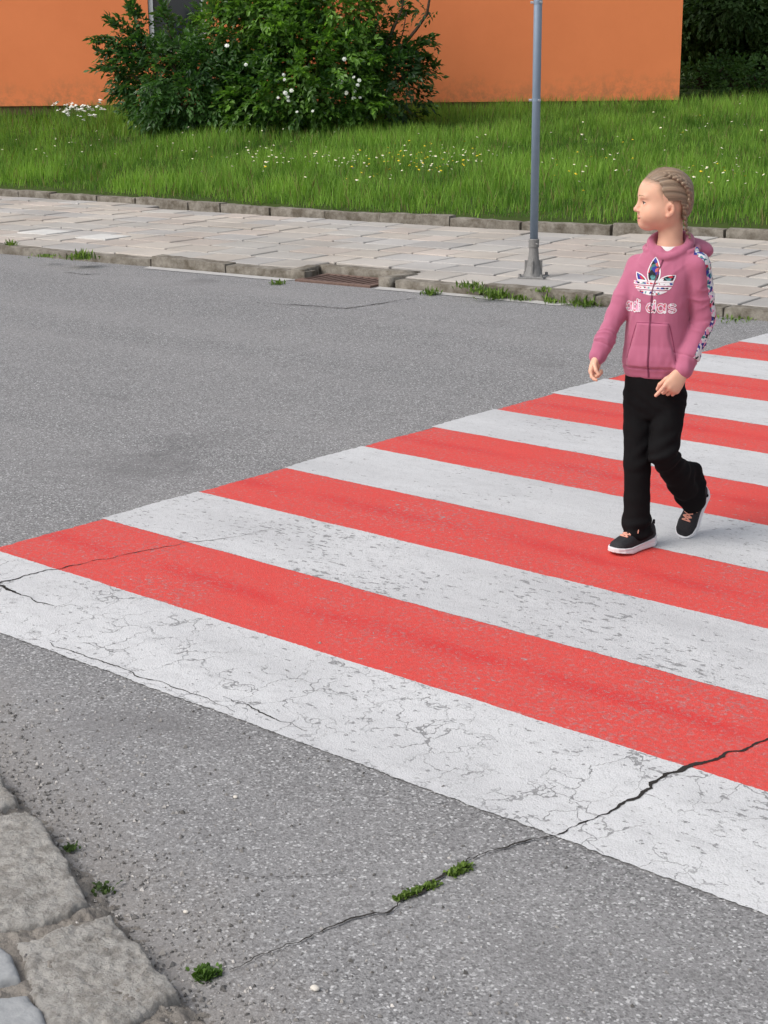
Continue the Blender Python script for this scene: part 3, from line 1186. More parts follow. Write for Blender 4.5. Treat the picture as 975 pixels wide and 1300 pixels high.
pxm = D1 / FPX                                     # metres per photograph pixel there
sh1 = shrub('dark green shrub left in the clump, thin sprays reaching across the orange wall',
            [(A(225, 105), (1.05, .8, .80)), (A(285, 70, D1 + .3), (.75, .7, .85)), (A(250, 135), (.9, .7, .5)), (A(185, 85, D1 + .1), (.55, .5, .5))],
            330, .120, .050, (.022, .066, .020), (.105, .230, .060), 31, 7, 7, .22,
            sprays=[(A(190, 85), A(118, 50), 34), (A(185, 70), A(168, 8), 30), (A(180, 105), A(124, 88), 26), (A(185, 60), A(140, 26), 26),
                    (A(190, 120), A(140, 118), 18), (A(215, 40), A(205, 12), 20), (A(180, 75), A(128, 70), 24)],
            group='shrubs in front of the orange building')
sh2 = shrub('tall bright green shrub dotted with white blossoms, in the middle of the clump',
            [(A(385, 90, D1 - .2), (1.35, 1.0, 1.0)), (A(335, 25, D1), (.95, .8, .9)), (A(408, 22, D1), (.95, .9, 1.0)), (A(340, -60, D1 + .2), (1.2, .9, 1.0)),
             (A(330, 125, D1 - .5), (.75, .6, .5)), (A(430, 130, D1 - .3), (1.0, .7, .45))],
            300, .115, .060, (.030, .090, .018), (.200, .380, .060), 47, 9, 7, .2,
            sprays=[(A(470, 20), A(500, -40), 26), (A(270, 20), A(262, -30), 20)],
            group='shrubs in front of the orange building')
sh3 = shrub('dark shrub at the right of the clump with two bare stems rising past the wall',
            [(A(492, 110, D1 - .3), (.62, .6, .75)), (A(488, 74, D1 - .2), (.42, .45, .35)), (A(462, 70, D1 - .2), (.45, .5, .6))],
            300, .11, .052, (.018, .056, .015), (.085, .195, .045), 53, 5, 7, .2,
            sprays=[(A(515, 70), A(545, 52), 20), (A(515, 95), A(548, 92), 22), (A(515, 80), A(546, 76), 18), (A(500, 30), A(520, 6), 12)],
            group='shrubs in front of the orange building')
b3 = np.array(sh3.location)
for pts, r in (([(500, 80), (508, 62), (528, 38), (542, 18), (545, 0), (540, -40)], [.030, .028, .024, .022, .019, .016]),
               ([(488, 62), (500, 36), (510, 12), (513, -6), (520, -40)], [.020, .018, .015, .013, .012]),
               ([(505, 60), (512, 40), (516, 15)], [.012, .010, .006])):
    mb = MB()
    mb.tube([A(x, y, D1 - .3) - b3 for x, y in pts], r, 8)
    mb.build('bare_stem', M_BARK, sh3, smooth=True)
tw = np.array([A(x, y, D1 - .3) + RNG.normal(0, .05, 3) for x, y in
               ((520, 48), (536, 16), (531, 10), (546, 12), (549, 18), (510, 20), (506, 4), (500, 22), (541, 52), (528, 14), (518, 0), (497, 8), (492, 15), (503, 40), (541, 66), (546, 60))])
foliage('stem_leaves', M_LEAF, tw - b3, unit(RNG.normal(0, 1, (len(tw), 3)) - np.array([0, 0, .3])), 7, .10, .045, (.012, .04, .010), (.04, .11, .024), sh3, .2)

# white blossoms on the middle shrub, each a part of it
b2 = np.array(sh2.location)


def blossom_mesh():
    mb = MB()
    for k in range(7):
        a = k * 2 * math.pi / 7
        for rr_, up_ in ((.045, .0), (.028, .018)):
            d = np.array([math.cos(a + up_ * 20), math.sin(a + up_ * 20), .12 + up_ * 8])
            s_ = np.array([-math.sin(a), math.cos(a), 0])
            mb.add([(0, 0, up_), tuple(d * rr_ * .6 + s_ * .018), tuple(d * rr_), tuple(d * rr_ * .6 - s_ * .018)], [(0, 1, 2, 3)], (.80, .82, .76))
    return mb


first = None
for x, y in ((437, 75), (432, 104), (441, 102), (449, 98), (456, 102), (440, 118), (450, 116), (457, 124), (449, 125), (454, 108),
             (353, 124), (362, 118), (365, 123), (366, 128), (370, 115), (360, 95), (361, 101), (397, 141), (377, 142), (288, 58), (312, 82)):
    p = A(x, y, D1 - 1.25) - b2
    if first is None:
        first = blossom_mesh().build('blossom', M_PETAL, sh2, cols=True)
        o = first
    else:
        o = first.copy()
        COL.objects.link(o)
        o.parent = sh2
    o.location = p
    f_ = -FH + np.array([random.uniform(-.4, .4), random.uniform(-.4, .4), random.uniform(.2, .9)])
    o.rotation_euler = Vector(f_).to_track_quat('Z', 'Y').to_euler()
    k = random.uniform(.5, .95)
    o.scale = (k, k, k)


def tree(label, px, base_py, dep, height, crown_r, c0, c1, seed, lobes_n=9, low=.15):
    rng = np.random.default_rng(seed)
    p = at_depth(px, base_py, dep)
    s, q = to_sq(p)
    base = np.array([p[0], p[1], float(lawn_z(s, q))])
    root = empty('tree', base)
    tag(root, label, 'tree', 'dark trees beyond the lawn')
    mb = MB()
    mb.tube([(0, 0, -.1), (.03, .02, height * .25), (-.02, .05, height * .5), (.04, 0, height * .8)], [height * .035, height * .028, height * .02, height * .008], 10)
    for k in range(7):
        a = rng.uniform(0, 6.28)
        z0 = height * rng.uniform(.15, .55)
        e = np.array([math.cos(a) * crown_r * .75, math.sin(a) * crown_r * .75, z0 + height * .22])
        mb.tube([(0, 0, z0), e * np.array([.5, .5, 1]) - np.array([0, 0, height * .06]), e], [height * .014, height * .009, height * .004], 7)
    mb.build('trunk', M_BARK, root, smooth=True)
    tw, di, tn = [], [], []
    for k in range(lobes_n):
        a = rng.uniform(0, 6.28)
        f = rng.uniform(low, 1)
        rr_ = crown_r * rng.uniform(.2, .75) * (1.15 - .6 * f)
        c = np.array([math.cos(a) * rr_, math.sin(a) * rr_, height * f])
        r = np.array([1, 1, .8]) * crown_r * rng.uniform(.38, .62)
        n = int(210 * r[0] * r[0] * 3)
        u = unit(rng.normal(0, 1, (n, 3)))
        lump = 1 + .22 * vnoise(u * 3 + k, seed)
        pp = c + u * r * (rng.uniform(.5, 1, n) ** .5 * lump)[:, None]
        keep = (pp[:, 2] > .3) & (vnoise(pp * 1.6, seed) > -.55)
        tw.append(pp[keep])
        di.append(unit(u[keep] + rng.normal(0, .5, (keep.sum(), 3))))
        tn.append(np.clip(.5 + .6 * vnoise(pp[keep] * 1.1, seed + 3), 0, 1))
    foliage('crown', M_TREE, np.concatenate(tw), np.concatenate(di), 6, .15, .085, c0, c1, root, .26, rng, tw_tint=np.concatenate(tn))
    return root


tree('dark tree beside the right corner of the orange building', 895, 108, 36, 6.5, 2.0, (.030, .072, .024), (.125, .220, .060), 61, low=.12)
tree('dense dark tree at the right edge of the picture behind the lawn', 968, 112, 35, 6.2, 1.9, (.020, .050, .018), (.085, .160, .046), 62, low=.10)
tree('dark tree set farther back between the two nearer trees', 935, 95, 41, 8, 2.6, (.022, .056, .020), (.100, .180, .052), 63, 11, low=.06)
tree('dark tree farther right behind the lawn', 1060, 115, 37, 7, 2.4, (.008, .020, .009), (.030, .056, .020), 64, 11, low=.08)
for i, (px, py, d, lab) in enumerate(((912, 118, 32, 'low leafy bush under the dark trees, near the building corner'),
                                      (952, 119, 31.5, 'low dark bush under the dark trees at the right edge'))):
    shrub(lab, [(A(px, py - 12, d), (.8, .7, .55)), (A(px + 25, py - 6, d), (.6, .6, .4))], 200, .10, .055,
          (.032, .080, .022), (.13, .26, .065), 71 + i, 4, 6, .2, group='low bushes under the dark trees', name='bush', cat='bush', mat=M_TREE)

# ------------------------------------------------------------------ weeds in joints and cracks
M_WEED = leaf_mat('weed_leaves', .3, .6, .2)


def weed(name, label, cat, p, r, h, n, c0, c1, seed, line=None, wid=.006):
    rng = np.random.default_rng(seed)
    p = np.asarray(p, float)
    if line is not None:
        t = rng.uniform(0, 1, n)
        o = (np.asarray(line[1]) - np.asarray(line[0]))[None, :] * (t[:, None] - .5) + rng.normal(0, r, (n, 3))
    else:
        o = rng.normal(0, r, (n, 3))
    o[:, 2] = 0
    a = rng.uniform(0, 6.28, n)
    ln = h * rng.uniform(.5, 1.2, n)
    out = np.stack([np.cos(a), np.sin(a), 0 * a], -1)
    sd = np.stack([-np.sin(a), np.cos(a), 0 * a], -1)
    k = rng.uniform(.3, 1.1, n)[:, None]
    tip = o + out * ln[:, None] * k * .8 + np.array([0, 0, 1]) * (ln * (1.15 - .8 * k[:, 0]))[:, None]
    mid = o * .5 + tip * .5 + np.array([0, 0, .12]) * ln[:, None]
    wv = sd * (wid * rng.uniform(.6, 1.3, n))[:, None]
    V = np.stack([o - wv * .3, o + wv * .3, mid + wv, mid - wv, tip], 1).reshape(-1, 3)
    i = np.arange(n) * 5
    t = rng.uniform(0, 1, n)[:, None]
    C = np.repeat(np.asarray(c0) * (1 - t) + np.asarray(c1) * t, 5, axis=0)
    ob = mesh_mixed(name, V, [np.stack([i, i + 1, i + 2, i + 3], -1), np.stack([i + 3, i + 2, i + 4], -1)], M_WEED, C)
    ob.location = p
    tag(ob, label, cat)
    return ob


G0, G1 = (.040, .085, .016), (.11, .20, .035)
a_, b_ = at(506, 1143), at(553, 1123)
weed('moss_tuft', 'long strip of green moss filling the road crack', 'moss', (a_ + b_) / 2, .0052, .012, 420, (.06, .10, .022), (.19, .29, .06), 81, (a_, b_), .004)
a_, b_ = at(572, 1112), at(593, 1101)
weed('moss_tuft', 'short thick tuft of moss at the upper end of the mossy crack', 'moss', (a_ + b_) / 2, .0065, .016, 240, (.06, .10, .022), (.19, .29, .06), 82, (a_, b_), .004)
weed('weed_tuft', 'single bright green weed on the road beside the large kerb stone', 'weed', at(261, 1238), .011, .019, 210, (.04, .085, .016), (.13, .23, .05), 83, wid=.005)
weed('weed_tuft', 'small weed in the dirt beside the upper kerb stone', 'weed', at(90, 1078, .005), .008, .013, 70, (.03, .055, .015), (.09, .15, .04), 84, wid=.004)
weed('weed_tuft', 'sparse dark weed in the gap between the two kerb stones', 'weed', at(132, 1130, .005), .012, .015, 60, (.03, .05, .018), (.08, .13, .04), 85, wid=.004)
for i, (x, y, r, h, n, lab) in enumerate((
        (104, 329, .09, .20, 330, 'tall tuft of grass on the far kerb at the left'),
        (14, 312, .05, .15, 130, 'small weed on the far kerb at the left edge'),
        (60, 326, .10, .07, 200, 'flat mossy weed below the far kerb at the left'),
        (352, 361, .05, .11, 130, 'small weed at the left end of the drain grate'),
        (546, 374, .06, .13, 170, 'bright tuft of weeds below the kerb right of the drain grate'),
        (598, 365, .08, .13, 190, 'pale green weed on the slabs left of the signpost'),
        (612, 371, .07, .12, 150, 'weed in a slab joint left of the signpost base'),
        (632, 379, .08, .20, 300, 'tall grass tuft at the kerb left of the signpost'),
        (660, 382, .05, .13, 120, 'thin grass tuft at the kerb just below the signpost'),
        (690, 370, .06, .09, 130, 'low green weed on the slabs right of the signpost base'),
        (705, 384, .08, .15, 230, 'grass tuft at the kerb right of the signpost'),
        (745, 388, .10, .18, 330, 'wide grass tuft at the kerb behind the girl\'s right arm'),
        (940, 405, .16, .08, 260, 'strip of low weeds along the kerb right of the girl'))):
    wo_ = weed('weed_tuft', lab, 'weed', (at(x, y, 0) if to_sq(at(x, y, 0))[1] < .02 else at(x, y, KZ)), r * .6, h * .5, int(n * .5), (.05, .095, .02), (.20, .31, .06), 90 + i, wid=.006)
    if r >= .10: wo_['kind'] = 'stuff'

# ------------------------------------------------------------------ near kerb stones, soil, slabs
def poly_sdf(P, poly):
    """signed distance (negative inside) of 2-D points to a polygon"""
    poly = np.asarray(poly, float)
    d = np.full(P.shape[:-1], 1e9)
    ins = np.zeros(P.shape[:-1], bool)
    n = len(poly)
    for i in range(n):
        a, b = poly[i], poly[(i + 1) % n]
        e = b - a
        wv = P - a
        t = np.clip((wv @ e) / (e @ e + 1e-12), 0, 1)
        d = np.minimum(d, np.linalg.norm(wv - t[..., None] * e, axis=-1))
        c = ((a[1] > P[..., 1]) != (b[1] > P[..., 1]))
        with np.errstate(divide='ignore', invalid='ignore'):
            xx = (b[0] - a[0]) * (P[..., 1] - a[1]) / (b[1] - a[1] + 1e-15) + a[0]
        ins ^= c & (P[..., 0] < xx)
    return np.where(ins, -d, d)


def hfield(name, poly, top, step, mat, rough=.012, edge=.014, seed=0, jag=.012, zbot=-.05):
    poly = np.asarray(poly)[:, :2]
    lo, hi = poly.min(0) - .03, poly.max(0) + .03
    xs, ys = np.arange(lo[0], hi[0], step), np.arange(lo[1], hi[1], step)
    X, Y = np.meshgrid(xs, ys, indexing='ij')
    P = np.stack([X, Y], -1)
    d = -(poly_sdf(P, poly) + jag * fbm(P * 22, 4, seed) * 1.6)
    H = top(X, Y) + rough * .7 * fbm(P * 16, 5, seed + 1) + rough * .75 * fbm(P * 70, 3, seed + 2)
    H = H - (edge * 1.2) * np.exp(-np.maximum(d, 0) / edge)
    Z = np.where(d > 0, H, np.maximum(zbot, H + (d * 5)))
    keepv = d > -.03
    idx = np.arange(X.size).reshape(X.shape)
    F = np.stack([idx[:-1, :-1], idx[1:, :-1], idx[1:, 1:], idx[:-1, 1:]], -1).reshape(-1, 4)
    kv = keepv.ravel()
    F = F[kv[F].all(1)]
    used = np.unique(F)
    mp = -np.ones(X.size, int)
    mp[used] = np.arange(len(used))
    V = np.stack([X, Y, Z], -1).reshape(-1, 3)[used]
    c = V[:, :2].mean(0)
    V = V - np.array([c[0], c[1], 0])
    o = mesh_np(name, V, mp[F], mat)
    o.location = (c[0], c[1], 0)
    return o


def ppoly(pts, z):
    return [at(x, y, z)[:2] for x, y in pts]


M_KSTONE = (lambda N: N.bsdf(N.mix(N.ramp(N.noise(22, 7, .78), [(.42, 0.0), (.56, 1.0)]),
                                   N.mix(N.noise(90, 4, .7), (.22, .204, .185), (.37, .35, .322)),
                                   N.mix(N.noise(70, 5, .75), (.36, .342, .318), (.54, .52, .49))), .95,
                             N.bump(N.noise(120, 5, .75), 1.0, .010), .12))(NT('pitted_granite'))
M_PSLAB = (lambda N: N.bsdf(N.mix(N.noise(40, 5, .7), (.25, .258, .265), (.37, .378, .385)), .9, N.bump(N.noise(150, 4), .5, .003), .2))(NT('pale_concrete'))
flat = lambda z: (lambda X, Y: np.full(X.shape, z))
o = hfield('kerb_stone', ppoly([(-120, 1005), (-60, 1040), (0, 1036), (34, 1031), (58, 1048), (84, 1092), (113, 1142), (92, 1158), (58, 1170), (0, 1180), (-100, 1190)], .045),
           flat(.050), .0035, M_KSTONE, .007, .006, 3, .006)
tag(o, 'rounded weathered granite kerb stone, the upper of the two large ones', 'kerb stone', 'worn granite kerb stones at the near road edge')
o = hfield('kerb_stone', ppoly([(22, 1198), (80, 1178), (142, 1158), (168, 1192), (205, 1232), (224, 1258), (190, 1282), (150, 1310), (60, 1330), (40, 1260)], .042),
           flat(.046), .0035, M_KSTONE, .009, .006, 9, .007)
tag(o, 'pitted granite kerb stone with a broken corner, the lower of the two large ones', 'kerb stone', 'worn granite kerb stones at the near road edge')
o = hfield('kerb_stone', ppoly([(-90, 930), (-30, 955), (0, 986), (22, 1018), (0, 1028), (-60, 1030), (-120, 990)], .04),
           flat(.046), .004, M_KSTONE, .007, .006, 14, .006)
tag(o, 'granite kerb stone cut off by the left edge of the picture', 'kerb stone', 'worn granite kerb stones at the near road edge')
o = hfield('paving_slab', ppoly([(-90, 1180), (0, 1198), (14, 1212), (24, 1240), (0, 1244), (-80, 1235)], .05), flat(.052), .004, M_PSLAB, .003, .006, 17, .003)
tag(o, 'pale concrete slab corner behind the kerb, by the left edge', 'paving slab', 'pale slabs behind the near kerb')
o = hfield('paving_slab', ppoly([(-80, 1262), (0, 1266), (36, 1262), (52, 1282), (70, 1320), (90, 1370), (-40, 1380)], .05), flat(.054), .004, M_PSLAB, .003, .006, 19, .003)
tag(o, 'pale concrete slab in the bottom left corner of the picture', 'paving slab', 'pale slabs behind the near kerb')


def soil_top(X, Y):
    d = (X - NEAR_A[0]) * nn[0] + (Y - NEAR_A[1]) * nn[1]
    return .034 - .050 * sstep(-.07, .075, d)


far_in = -nn * 1.2
c4 = [NEAR_A[:2] - nd * 2.2 + nn * .28, NEAR_B[:2] + nd * 1.2 + nn * .28, NEAR_B[:2] + nd * 1.2 + far_in, NEAR_A[:2] - nd * 2.2 + far_in]
o = hfield('soil', c4, soil_top, .006, M_SOIL, .020, .01, 23, .02)
tag(o, kind='structure')

# footpath slabs farther behind the near kerb, outside the picture's edge
mb = MB()
for i in range(-6, 5):
    for j in range(3):
        p = NEAR_A[:2] + nd * (i * .5 + .2) - nn * (.75 + j * .5)
        mb.box((p[0], p[1], .02), (.48, .48, .07), math.atan2(nd[1], nd[0]), (.42, .41, .40), .005)
tag(mb.build('footpath', M_SLAB, cols=True), kind='structure')

# loose grit
oct_v = np.array([(1, 0, 0), (-1, 0, 0), (0, 1, 0), (0, -1, 0), (0, 0, 1), (0, 0, -1)], float)
oct_f = np.array([(0, 2, 4), (2, 1, 4), (1, 3, 4), (3, 0, 4), (2, 0, 5), (1, 2, 5), (3, 1, 5), (0, 3, 5)])
M_GRIT = (lambda N: N.bsdf(N.attr(), .9, None, .15))(NT('grit'))
ng = 2600
t = RNG.uniform(-.5, 1.6, ng)
off = np.where(RNG.uniform(0, 1, ng) < .6, RNG.normal(.03, .09, ng), RNG.exponential(.35, ng))
x = NEAR_A[0] + nd[0] * t + nn[0] * off
y = NEAR_A[1] + nd[1] * t + nn[1] * off
rad = RNG.uniform(.0016, .0050, ng) * np.where(RNG.uniform(0, 1, ng) < .06, 1.7, 1)
zz = np.maximum(soil_top(x, y) + .006, .001)
sc3 = rad[:, None] * RNG.uniform(.6, 1.3, (ng, 3))
V = (oct_v[None] * sc3[:, None, :] + RNG.normal(0, .15, (ng, 6, 3)) * rad[:, None, None] + np.stack([x, y, zz], -1)[:, None, :]).reshape(-1, 3)
F = (oct_f[None] + (np.arange(ng) * 6)[:, None, None]).reshape(-1, 3)
tone = RNG.choice([.12, .2, .28, .36, .55], ng, p=[.22, .3, .25, .15, .08])
C = np.repeat(tone[:, None] * np.array([1, .95, .9]), 6, axis=0)
tag(mesh_np('gravel', V, F, M_GRIT, smooth=False, cols=C), 'loose grit scattered along the near kerb', 'gravel', kind='stuff')
for (px, py, r, lab) in ((400, 1257, .008, 'smooth cream pebble lying on the road near the bottom edge'), (299, 1013, .0055, 'small pale pebble on the asphalt below the white stripe'),
                         (236, 1159, .005, 'small white pebble on the asphalt right of the kerb stones')):
    mb = MB()
    n = 12
    vs, fs = [], []
    for i in range(1, 6):
        a = math.pi * i / 6
        for j in range(n):
            b = 2 * math.pi * j / n
            vs.append((math.sin(a) * math.cos(b) * r * 1.25, math.sin(a) * math.sin(b) * r, math.cos(a) * r * .6))
    vs = np.array(vs)
    vs *= 1 + .12 * vnoise(vs / r * 1.3 + px)[:, None]
    for i in range(4):
        fs += [(i * n + j, (i + 1) * n + j, (i + 1) * n + (j + 1) % n, i * n + (j + 1) % n) for j in range(n)]
    fs += [tuple(range(n)), tuple(range(5 * n - 1, 4 * n - 1, -1))]
    mb.add(vs, fs, (.62, .58, .52))
    o = mb.build('pebble', M_GRIT, smooth=True, cols=True)
    o.location = at(px, py, 0) + np.array([0, 0, r * .55])
    tag(o, lab, 'pebble')

#@@GIRL@@
# ------------------------------------------------------------------ the girl
GIRL = at(815, 690)
GDEP = float((GIRL - CAM) @ FH)
person = empty('person', GIRL, math.atan2(RH[1], RH[0]))
tag(person, 'girl in a pink hooded jacket and black trousers walking over the red and white crossing', 'person')


def P(px, py, d=0.0):
    """local place (right, away, up) of the girl's frame at a depth d behind her planted foot"""
    r = ray(px, py)
    wv = CAM + r * ((GDEP + d) / (r @ FH)) - GIRL
    return np.array([wv @ RH, wv @ FH, wv[2]])


def GP(px, py):
    wv = at(px, py) - GIRL
    return np.array([wv @ RH, wv @ FH, 0.0])


class Field:
    """a signed-distance grid that shapes are smoothly joined into"""
    def __init__(self, lo, hi, h):
        self.h = h
        self.lo = np.asarray(lo, float)
        n = np.ceil((np.asarray(hi) - self.lo) / h).astype(int) + 1
        self.f = np.full(n, .25, np.float32)
        self.ax = [self.lo[i] + h * np.arange(n[i]) for i in range(3)]

    def sub(self, lo, hi):
        sl, g = [], []
        for i in range(3):
            a = max(0, int((lo[i] - self.lo[i]) / self.h) - 1)
            b = min(self.f.shape[i], int((hi[i] - self.lo[i]) / self.h) + 2)
            b = max(b, a)
            sl.append(slice(a, b))
            g.append(self.ax[i][a:b])
        X = g[0][:, None, None]
        Y = g[1][None, :, None]
        Z = g[2][None, None, :]
        return tuple(sl), X, Y, Z

    def join(self, sl, v, k, op='+'):
        a = self.f[sl]
        if a.size == 0: return
        v = v.astype(np.float32)
        if op == '+':
            if k > 0:
                hh = np.maximum(k - np.abs(a - v), 0) / k
                self.f[sl] = np.minimum(a, v) - hh * hh * k * .25
            else: self.f[sl] = np.minimum(a, v)
        else:                                       # carve
            v = -v
            hh = np.maximum(k - np.abs(a - v), 0) / k if k > 0 else 0
            self.f[sl] = np.maximum(a, v) + hh * hh * k * .25

    def cone(self, a, b, ra, rb, k=.01, op='+', flat=None):
        a, b = np.asarray(a, float), np.asarray(b, float)
        m = max(ra, rb) + k + .012
        sl, X, Y, Z = self.sub(np.minimum(a, b) - m, np.maximum(a, b) + m)
        ba = b - a
        d2 = ba @ ba + 1e-12
        t = np.clip(((X - a[0]) * ba[0] + (Y - a[1]) * ba[1] + (Z - a[2]) * ba[2]) / d2, 0, 1)
        q = np.sqrt((X - a[0] - t * ba[0]) ** 2 + (Y - a[1] - t * ba[1]) ** 2 + (Z - a[2] - t * ba[2]) ** 2)
        self.join(sl, q - (ra + (rb - ra) * t), k, op)

    def chain(self, pts, rad, k=.01):
        for i in range(len(pts) - 1): self.cone(pts[i], pts[i + 1], rad[i], rad[i + 1], k)

    def ell(self, c, r, R=None, k=.01, op='+'):
        """ellipsoid; the rows of R are its axes"""
        c, r = np.asarray(c, float), np.asarray(r, float)
        R = np.eye(3) if R is None else np.asarray(R)
        m = np.abs(R.T) @ r + k + .012
        sl, X, Y, Z = self.sub(c - m, c + m)
        x, y, z = X - c[0], Y - c[1], Z - c[2]
        l = [R[i][0] * x + R[i][1] * y + R[i][2] * z for i in range(3)]
        k0 = np.sqrt((l[0] / r[0]) ** 2 + (l[1] / r[1]) ** 2 + (l[2] / r[2]) ** 2)
        k1 = np.sqrt((l[0] / r[0] ** 2) ** 2 + (l[1] / r[1] ** 2) ** 2 + (l[2] / r[2] ** 2) ** 2) + 1e-9
        self.join(sl, k0 * (k0 - 1) / k1, k, op)

    def loft(self, lev, axl, axb, k=.01, expo=2.3, zlo=None, zhi=None, inset=0.0):
        """stacked elliptic sections: lev rows are (cu, cd, z, a, b)"""
        lev = np.array(sorted(lev, key=lambda r: r[2]))
        zlo = lev[0, 2] if zlo is None else zlo
        zhi = lev[-1, 2] if zhi is None else zhi
        m = lev[:, 3].max() + .05
        sl, X, Y, Z = self.sub((lev[:, 0].min() - m, lev[:, 1].min() - m, zlo - .05), (lev[:, 0].max() + m, lev[:, 1].max() + m, zhi + .05))
        # smooth interpolation through the levels
        zz = Z.ravel()
        fine = np.linspace(lev[0, 2], lev[-1, 2], 200)
        co = []
        for c in (0, 1, 3, 4):
            v = np.interp(fine, lev[:, 2], lev[:, c])
            ker = np.hanning(25); ker /= ker.sum()
            v = np.convolve(np.pad(v, 12, mode='edge'), ker, mode='valid')
            co.append(np.interp(zz, fine, v)[None, None, :])
        x = (X - co[0]) * axl[0] + (Y - co[1]) * axl[1]
        y = (X - co[0]) * axb[0] + (Y - co[1]) * axb[1]
        a, b = co[2] - inset, co[3] - inset
        q = (np.abs(x / a) ** expo + np.abs(y / b) ** expo) ** (1 / expo)
        g = np.sqrt((x / a ** 2) ** 2 + (y / b ** 2) ** 2) / np.maximum(np.sqrt((x / a) ** 2 + (y / b) ** 2), 1e-6)
        d = (q - 1) / np.maximum(g, 1e-6)
        dz = np.maximum(zlo - Z, Z - zhi)
        kk = .015
        hh = np.maximum(kk - np.abs(d - dz), 0) / kk
        self.join(sl, np.maximum(d, dz) + hh * hh * kk * .25, k)

    def mesh(self):
        """surface nets"""
        f = self.f
        s = f < 0
        nx, ny, nz = f.shape
        cnt = np.zeros((nx - 1, ny - 1, nz - 1), np.uint8)
        for i in (0, 1):
            for j in (0, 1):
                for k in (0, 1):
                    cnt += s[i:nx - 1 + i, j:ny - 1 + j, k:nz - 1 + k]
        act = np.argwhere((cnt > 0) & (cnt < 8))
        idm = np.full(cnt.shape, -1, np.int32)
        idm[act[:, 0], act[:, 1], act[:, 2]] = np.arange(len(act))
        acc = np.zeros((len(act), 3))
        n = np.zeros(len(act))
        cor = {}
        for c in [(i, j, k) for i in (0, 1) for j in (0, 1) for k in (0, 1)]:
            cor[c] = f[act[:, 0] + c[0], act[:, 1] + c[1], act[:, 2] + c[2]]
        for c in cor:
            for a in range(3):
                if c[a] == 0:
                    e = list(c); e[a] = 1; e = tuple(e)
                    v0, v1 = cor[c], cor[e]
                    x = (v0 < 0) != (v1 < 0)
                    t = v0[x] / (v0[x] - v1[x])
                    p = np.tile(np.array(c, float), (x.sum(), 1))
                    p[:, a] += t
                    acc[x] += p
                    n[x] += 1
        V = self.lo + self.h * (act + acc / n[:, None])
        faces = []
        for a in range(3):
            b, c = (a + 1) % 3, (a + 2) % 3
            A = [slice(None)] * 3
            B = [slice(None)] * 3
            A[a] = slice(0, -1)
            B[a] = slice(1, None)
            s0, s1 = s[tuple(A)], s[tuple(B)]
            e = np.argwhere(s0 != s1)
            e = e[(e[:, b] > 0) & (e[:, c] > 0) & (e[:, b] < f.shape[b] - 1) & (e[:, c] < f.shape[c] - 1)]
            if not len(e): continue
            flip = s0[e[:, 0], e[:, 1], e[:, 2]]
            q = []
            for db, dc in ((-1, -1), (0, -1), (0, 0), (-1, 0)):
                x = e.copy()
                x[:, b] += db
                x[:, c] += dc
                q.append(idm[x[:, 0], x[:, 1], x[:, 2]])
            q = np.stack(q, -1)
            q[~flip] = q[~flip][:, ::-1]
            faces.append(q)
        F = np.concatenate(faces)
        F = F[(F >= 0).all(1)]
        return V, F


def smooth_mesh(V, F, it=2, lam=.5):
    E = np.concatenate([F[:, [0, 1]], F[:, [1, 2]], F[:, [2, 3]], F[:, [3, 0]]])
    deg = np.bincount(E.ravel(), minlength=len(V))[:, None]
    for i in range(it):
        for l in (lam, -lam * .96):
            A = np.zeros_like(V)
            for c in range(3):
                A[:, c] = np.bincount(E[:, 0], V[E[:, 1], c], len(V)) + np.bincount(E[:, 1], V[E[:, 0], c], len(V))
            V = V + l * (A / np.maximum(deg, 1) - V)
    return V


def vnormals(V, F):
    n = np.cross(V[F[:, 2]] - V[F[:, 0]], V[F[:, 3]] - V[F[:, 1]])
    N = np.zeros_like(V)
    for c in range(3):
        for k in range(4): N[:, c] += np.bincount(F[:, k], n[:, c], len(V))
    return unit(N)


def frame(x, up):
    """rows: x, side (up x x), up made square to x"""
    x = unit(np.asarray(x, float))
    s = unit(np.cross(up, x))
    return np.array([x, s, np.cross(x, s)])


ZUP = np.array([0, 0, 1.0])
# --- pose
TY = math.radians(22)
T_FRONT = np.array([-math.sin(TY), -math.cos(TY), 0])
T_LEFT = np.array([math.cos(TY), -math.sin(TY), 0])
T_BACK = -T_FRONT
R_SH, R_EL, R_WR = P(811, 338, .045), P(781, 401, .0), P(759, 452, -.055)
L_SH, L_EL, L_WR = P(884, 338, -.050), P(893, 405, -.035), P(868, 469, -.10)
R_HIP, R_KN, R_AN = P(812, 500, .015), P(809, 588, -.030), P(811, 664, -.040)
L_HIP, L_KN, L_AN = P(851, 504, -.02), P(842, 576, -.085), P(878, 634, .075)
HEAD = P(845.2, 252.5, .0)
HY = math.radians(1.5)
H_X = np.array([-math.cos(HY), -math.sin(HY), 0])
H_Y = np.array([math.sin(HY), -math.cos(HY), 0])
HR = np.array([H_X, H_Y, ZUP])


def H(x, y, z):
    return HEAD + H_X * x * 1.012 + H_Y * y + ZUP * z


NECK_B = P(851, 312, .0)
RF_HEEL, RF_TOE = GP(827, 691), GP(779, 706)
LF_TOE = P(866.5, 684, .065)
LF_HEEL = P(895, 619, .150)

TLEV = [(831.5, 477, .105, .082), (832, 463, .112, .088), (834, 430, .110, .090), (836, 395, .105, .089), (839, 365, .109, .087),
        (844, 342, .118, .078), (849, 324, .100, .062), (852, 309, .058, .050)]
TLEV = [(*P(x, y, 0), a, b) for x, y, a, b in TLEV]
Z_HEM = TLEV[0][2]

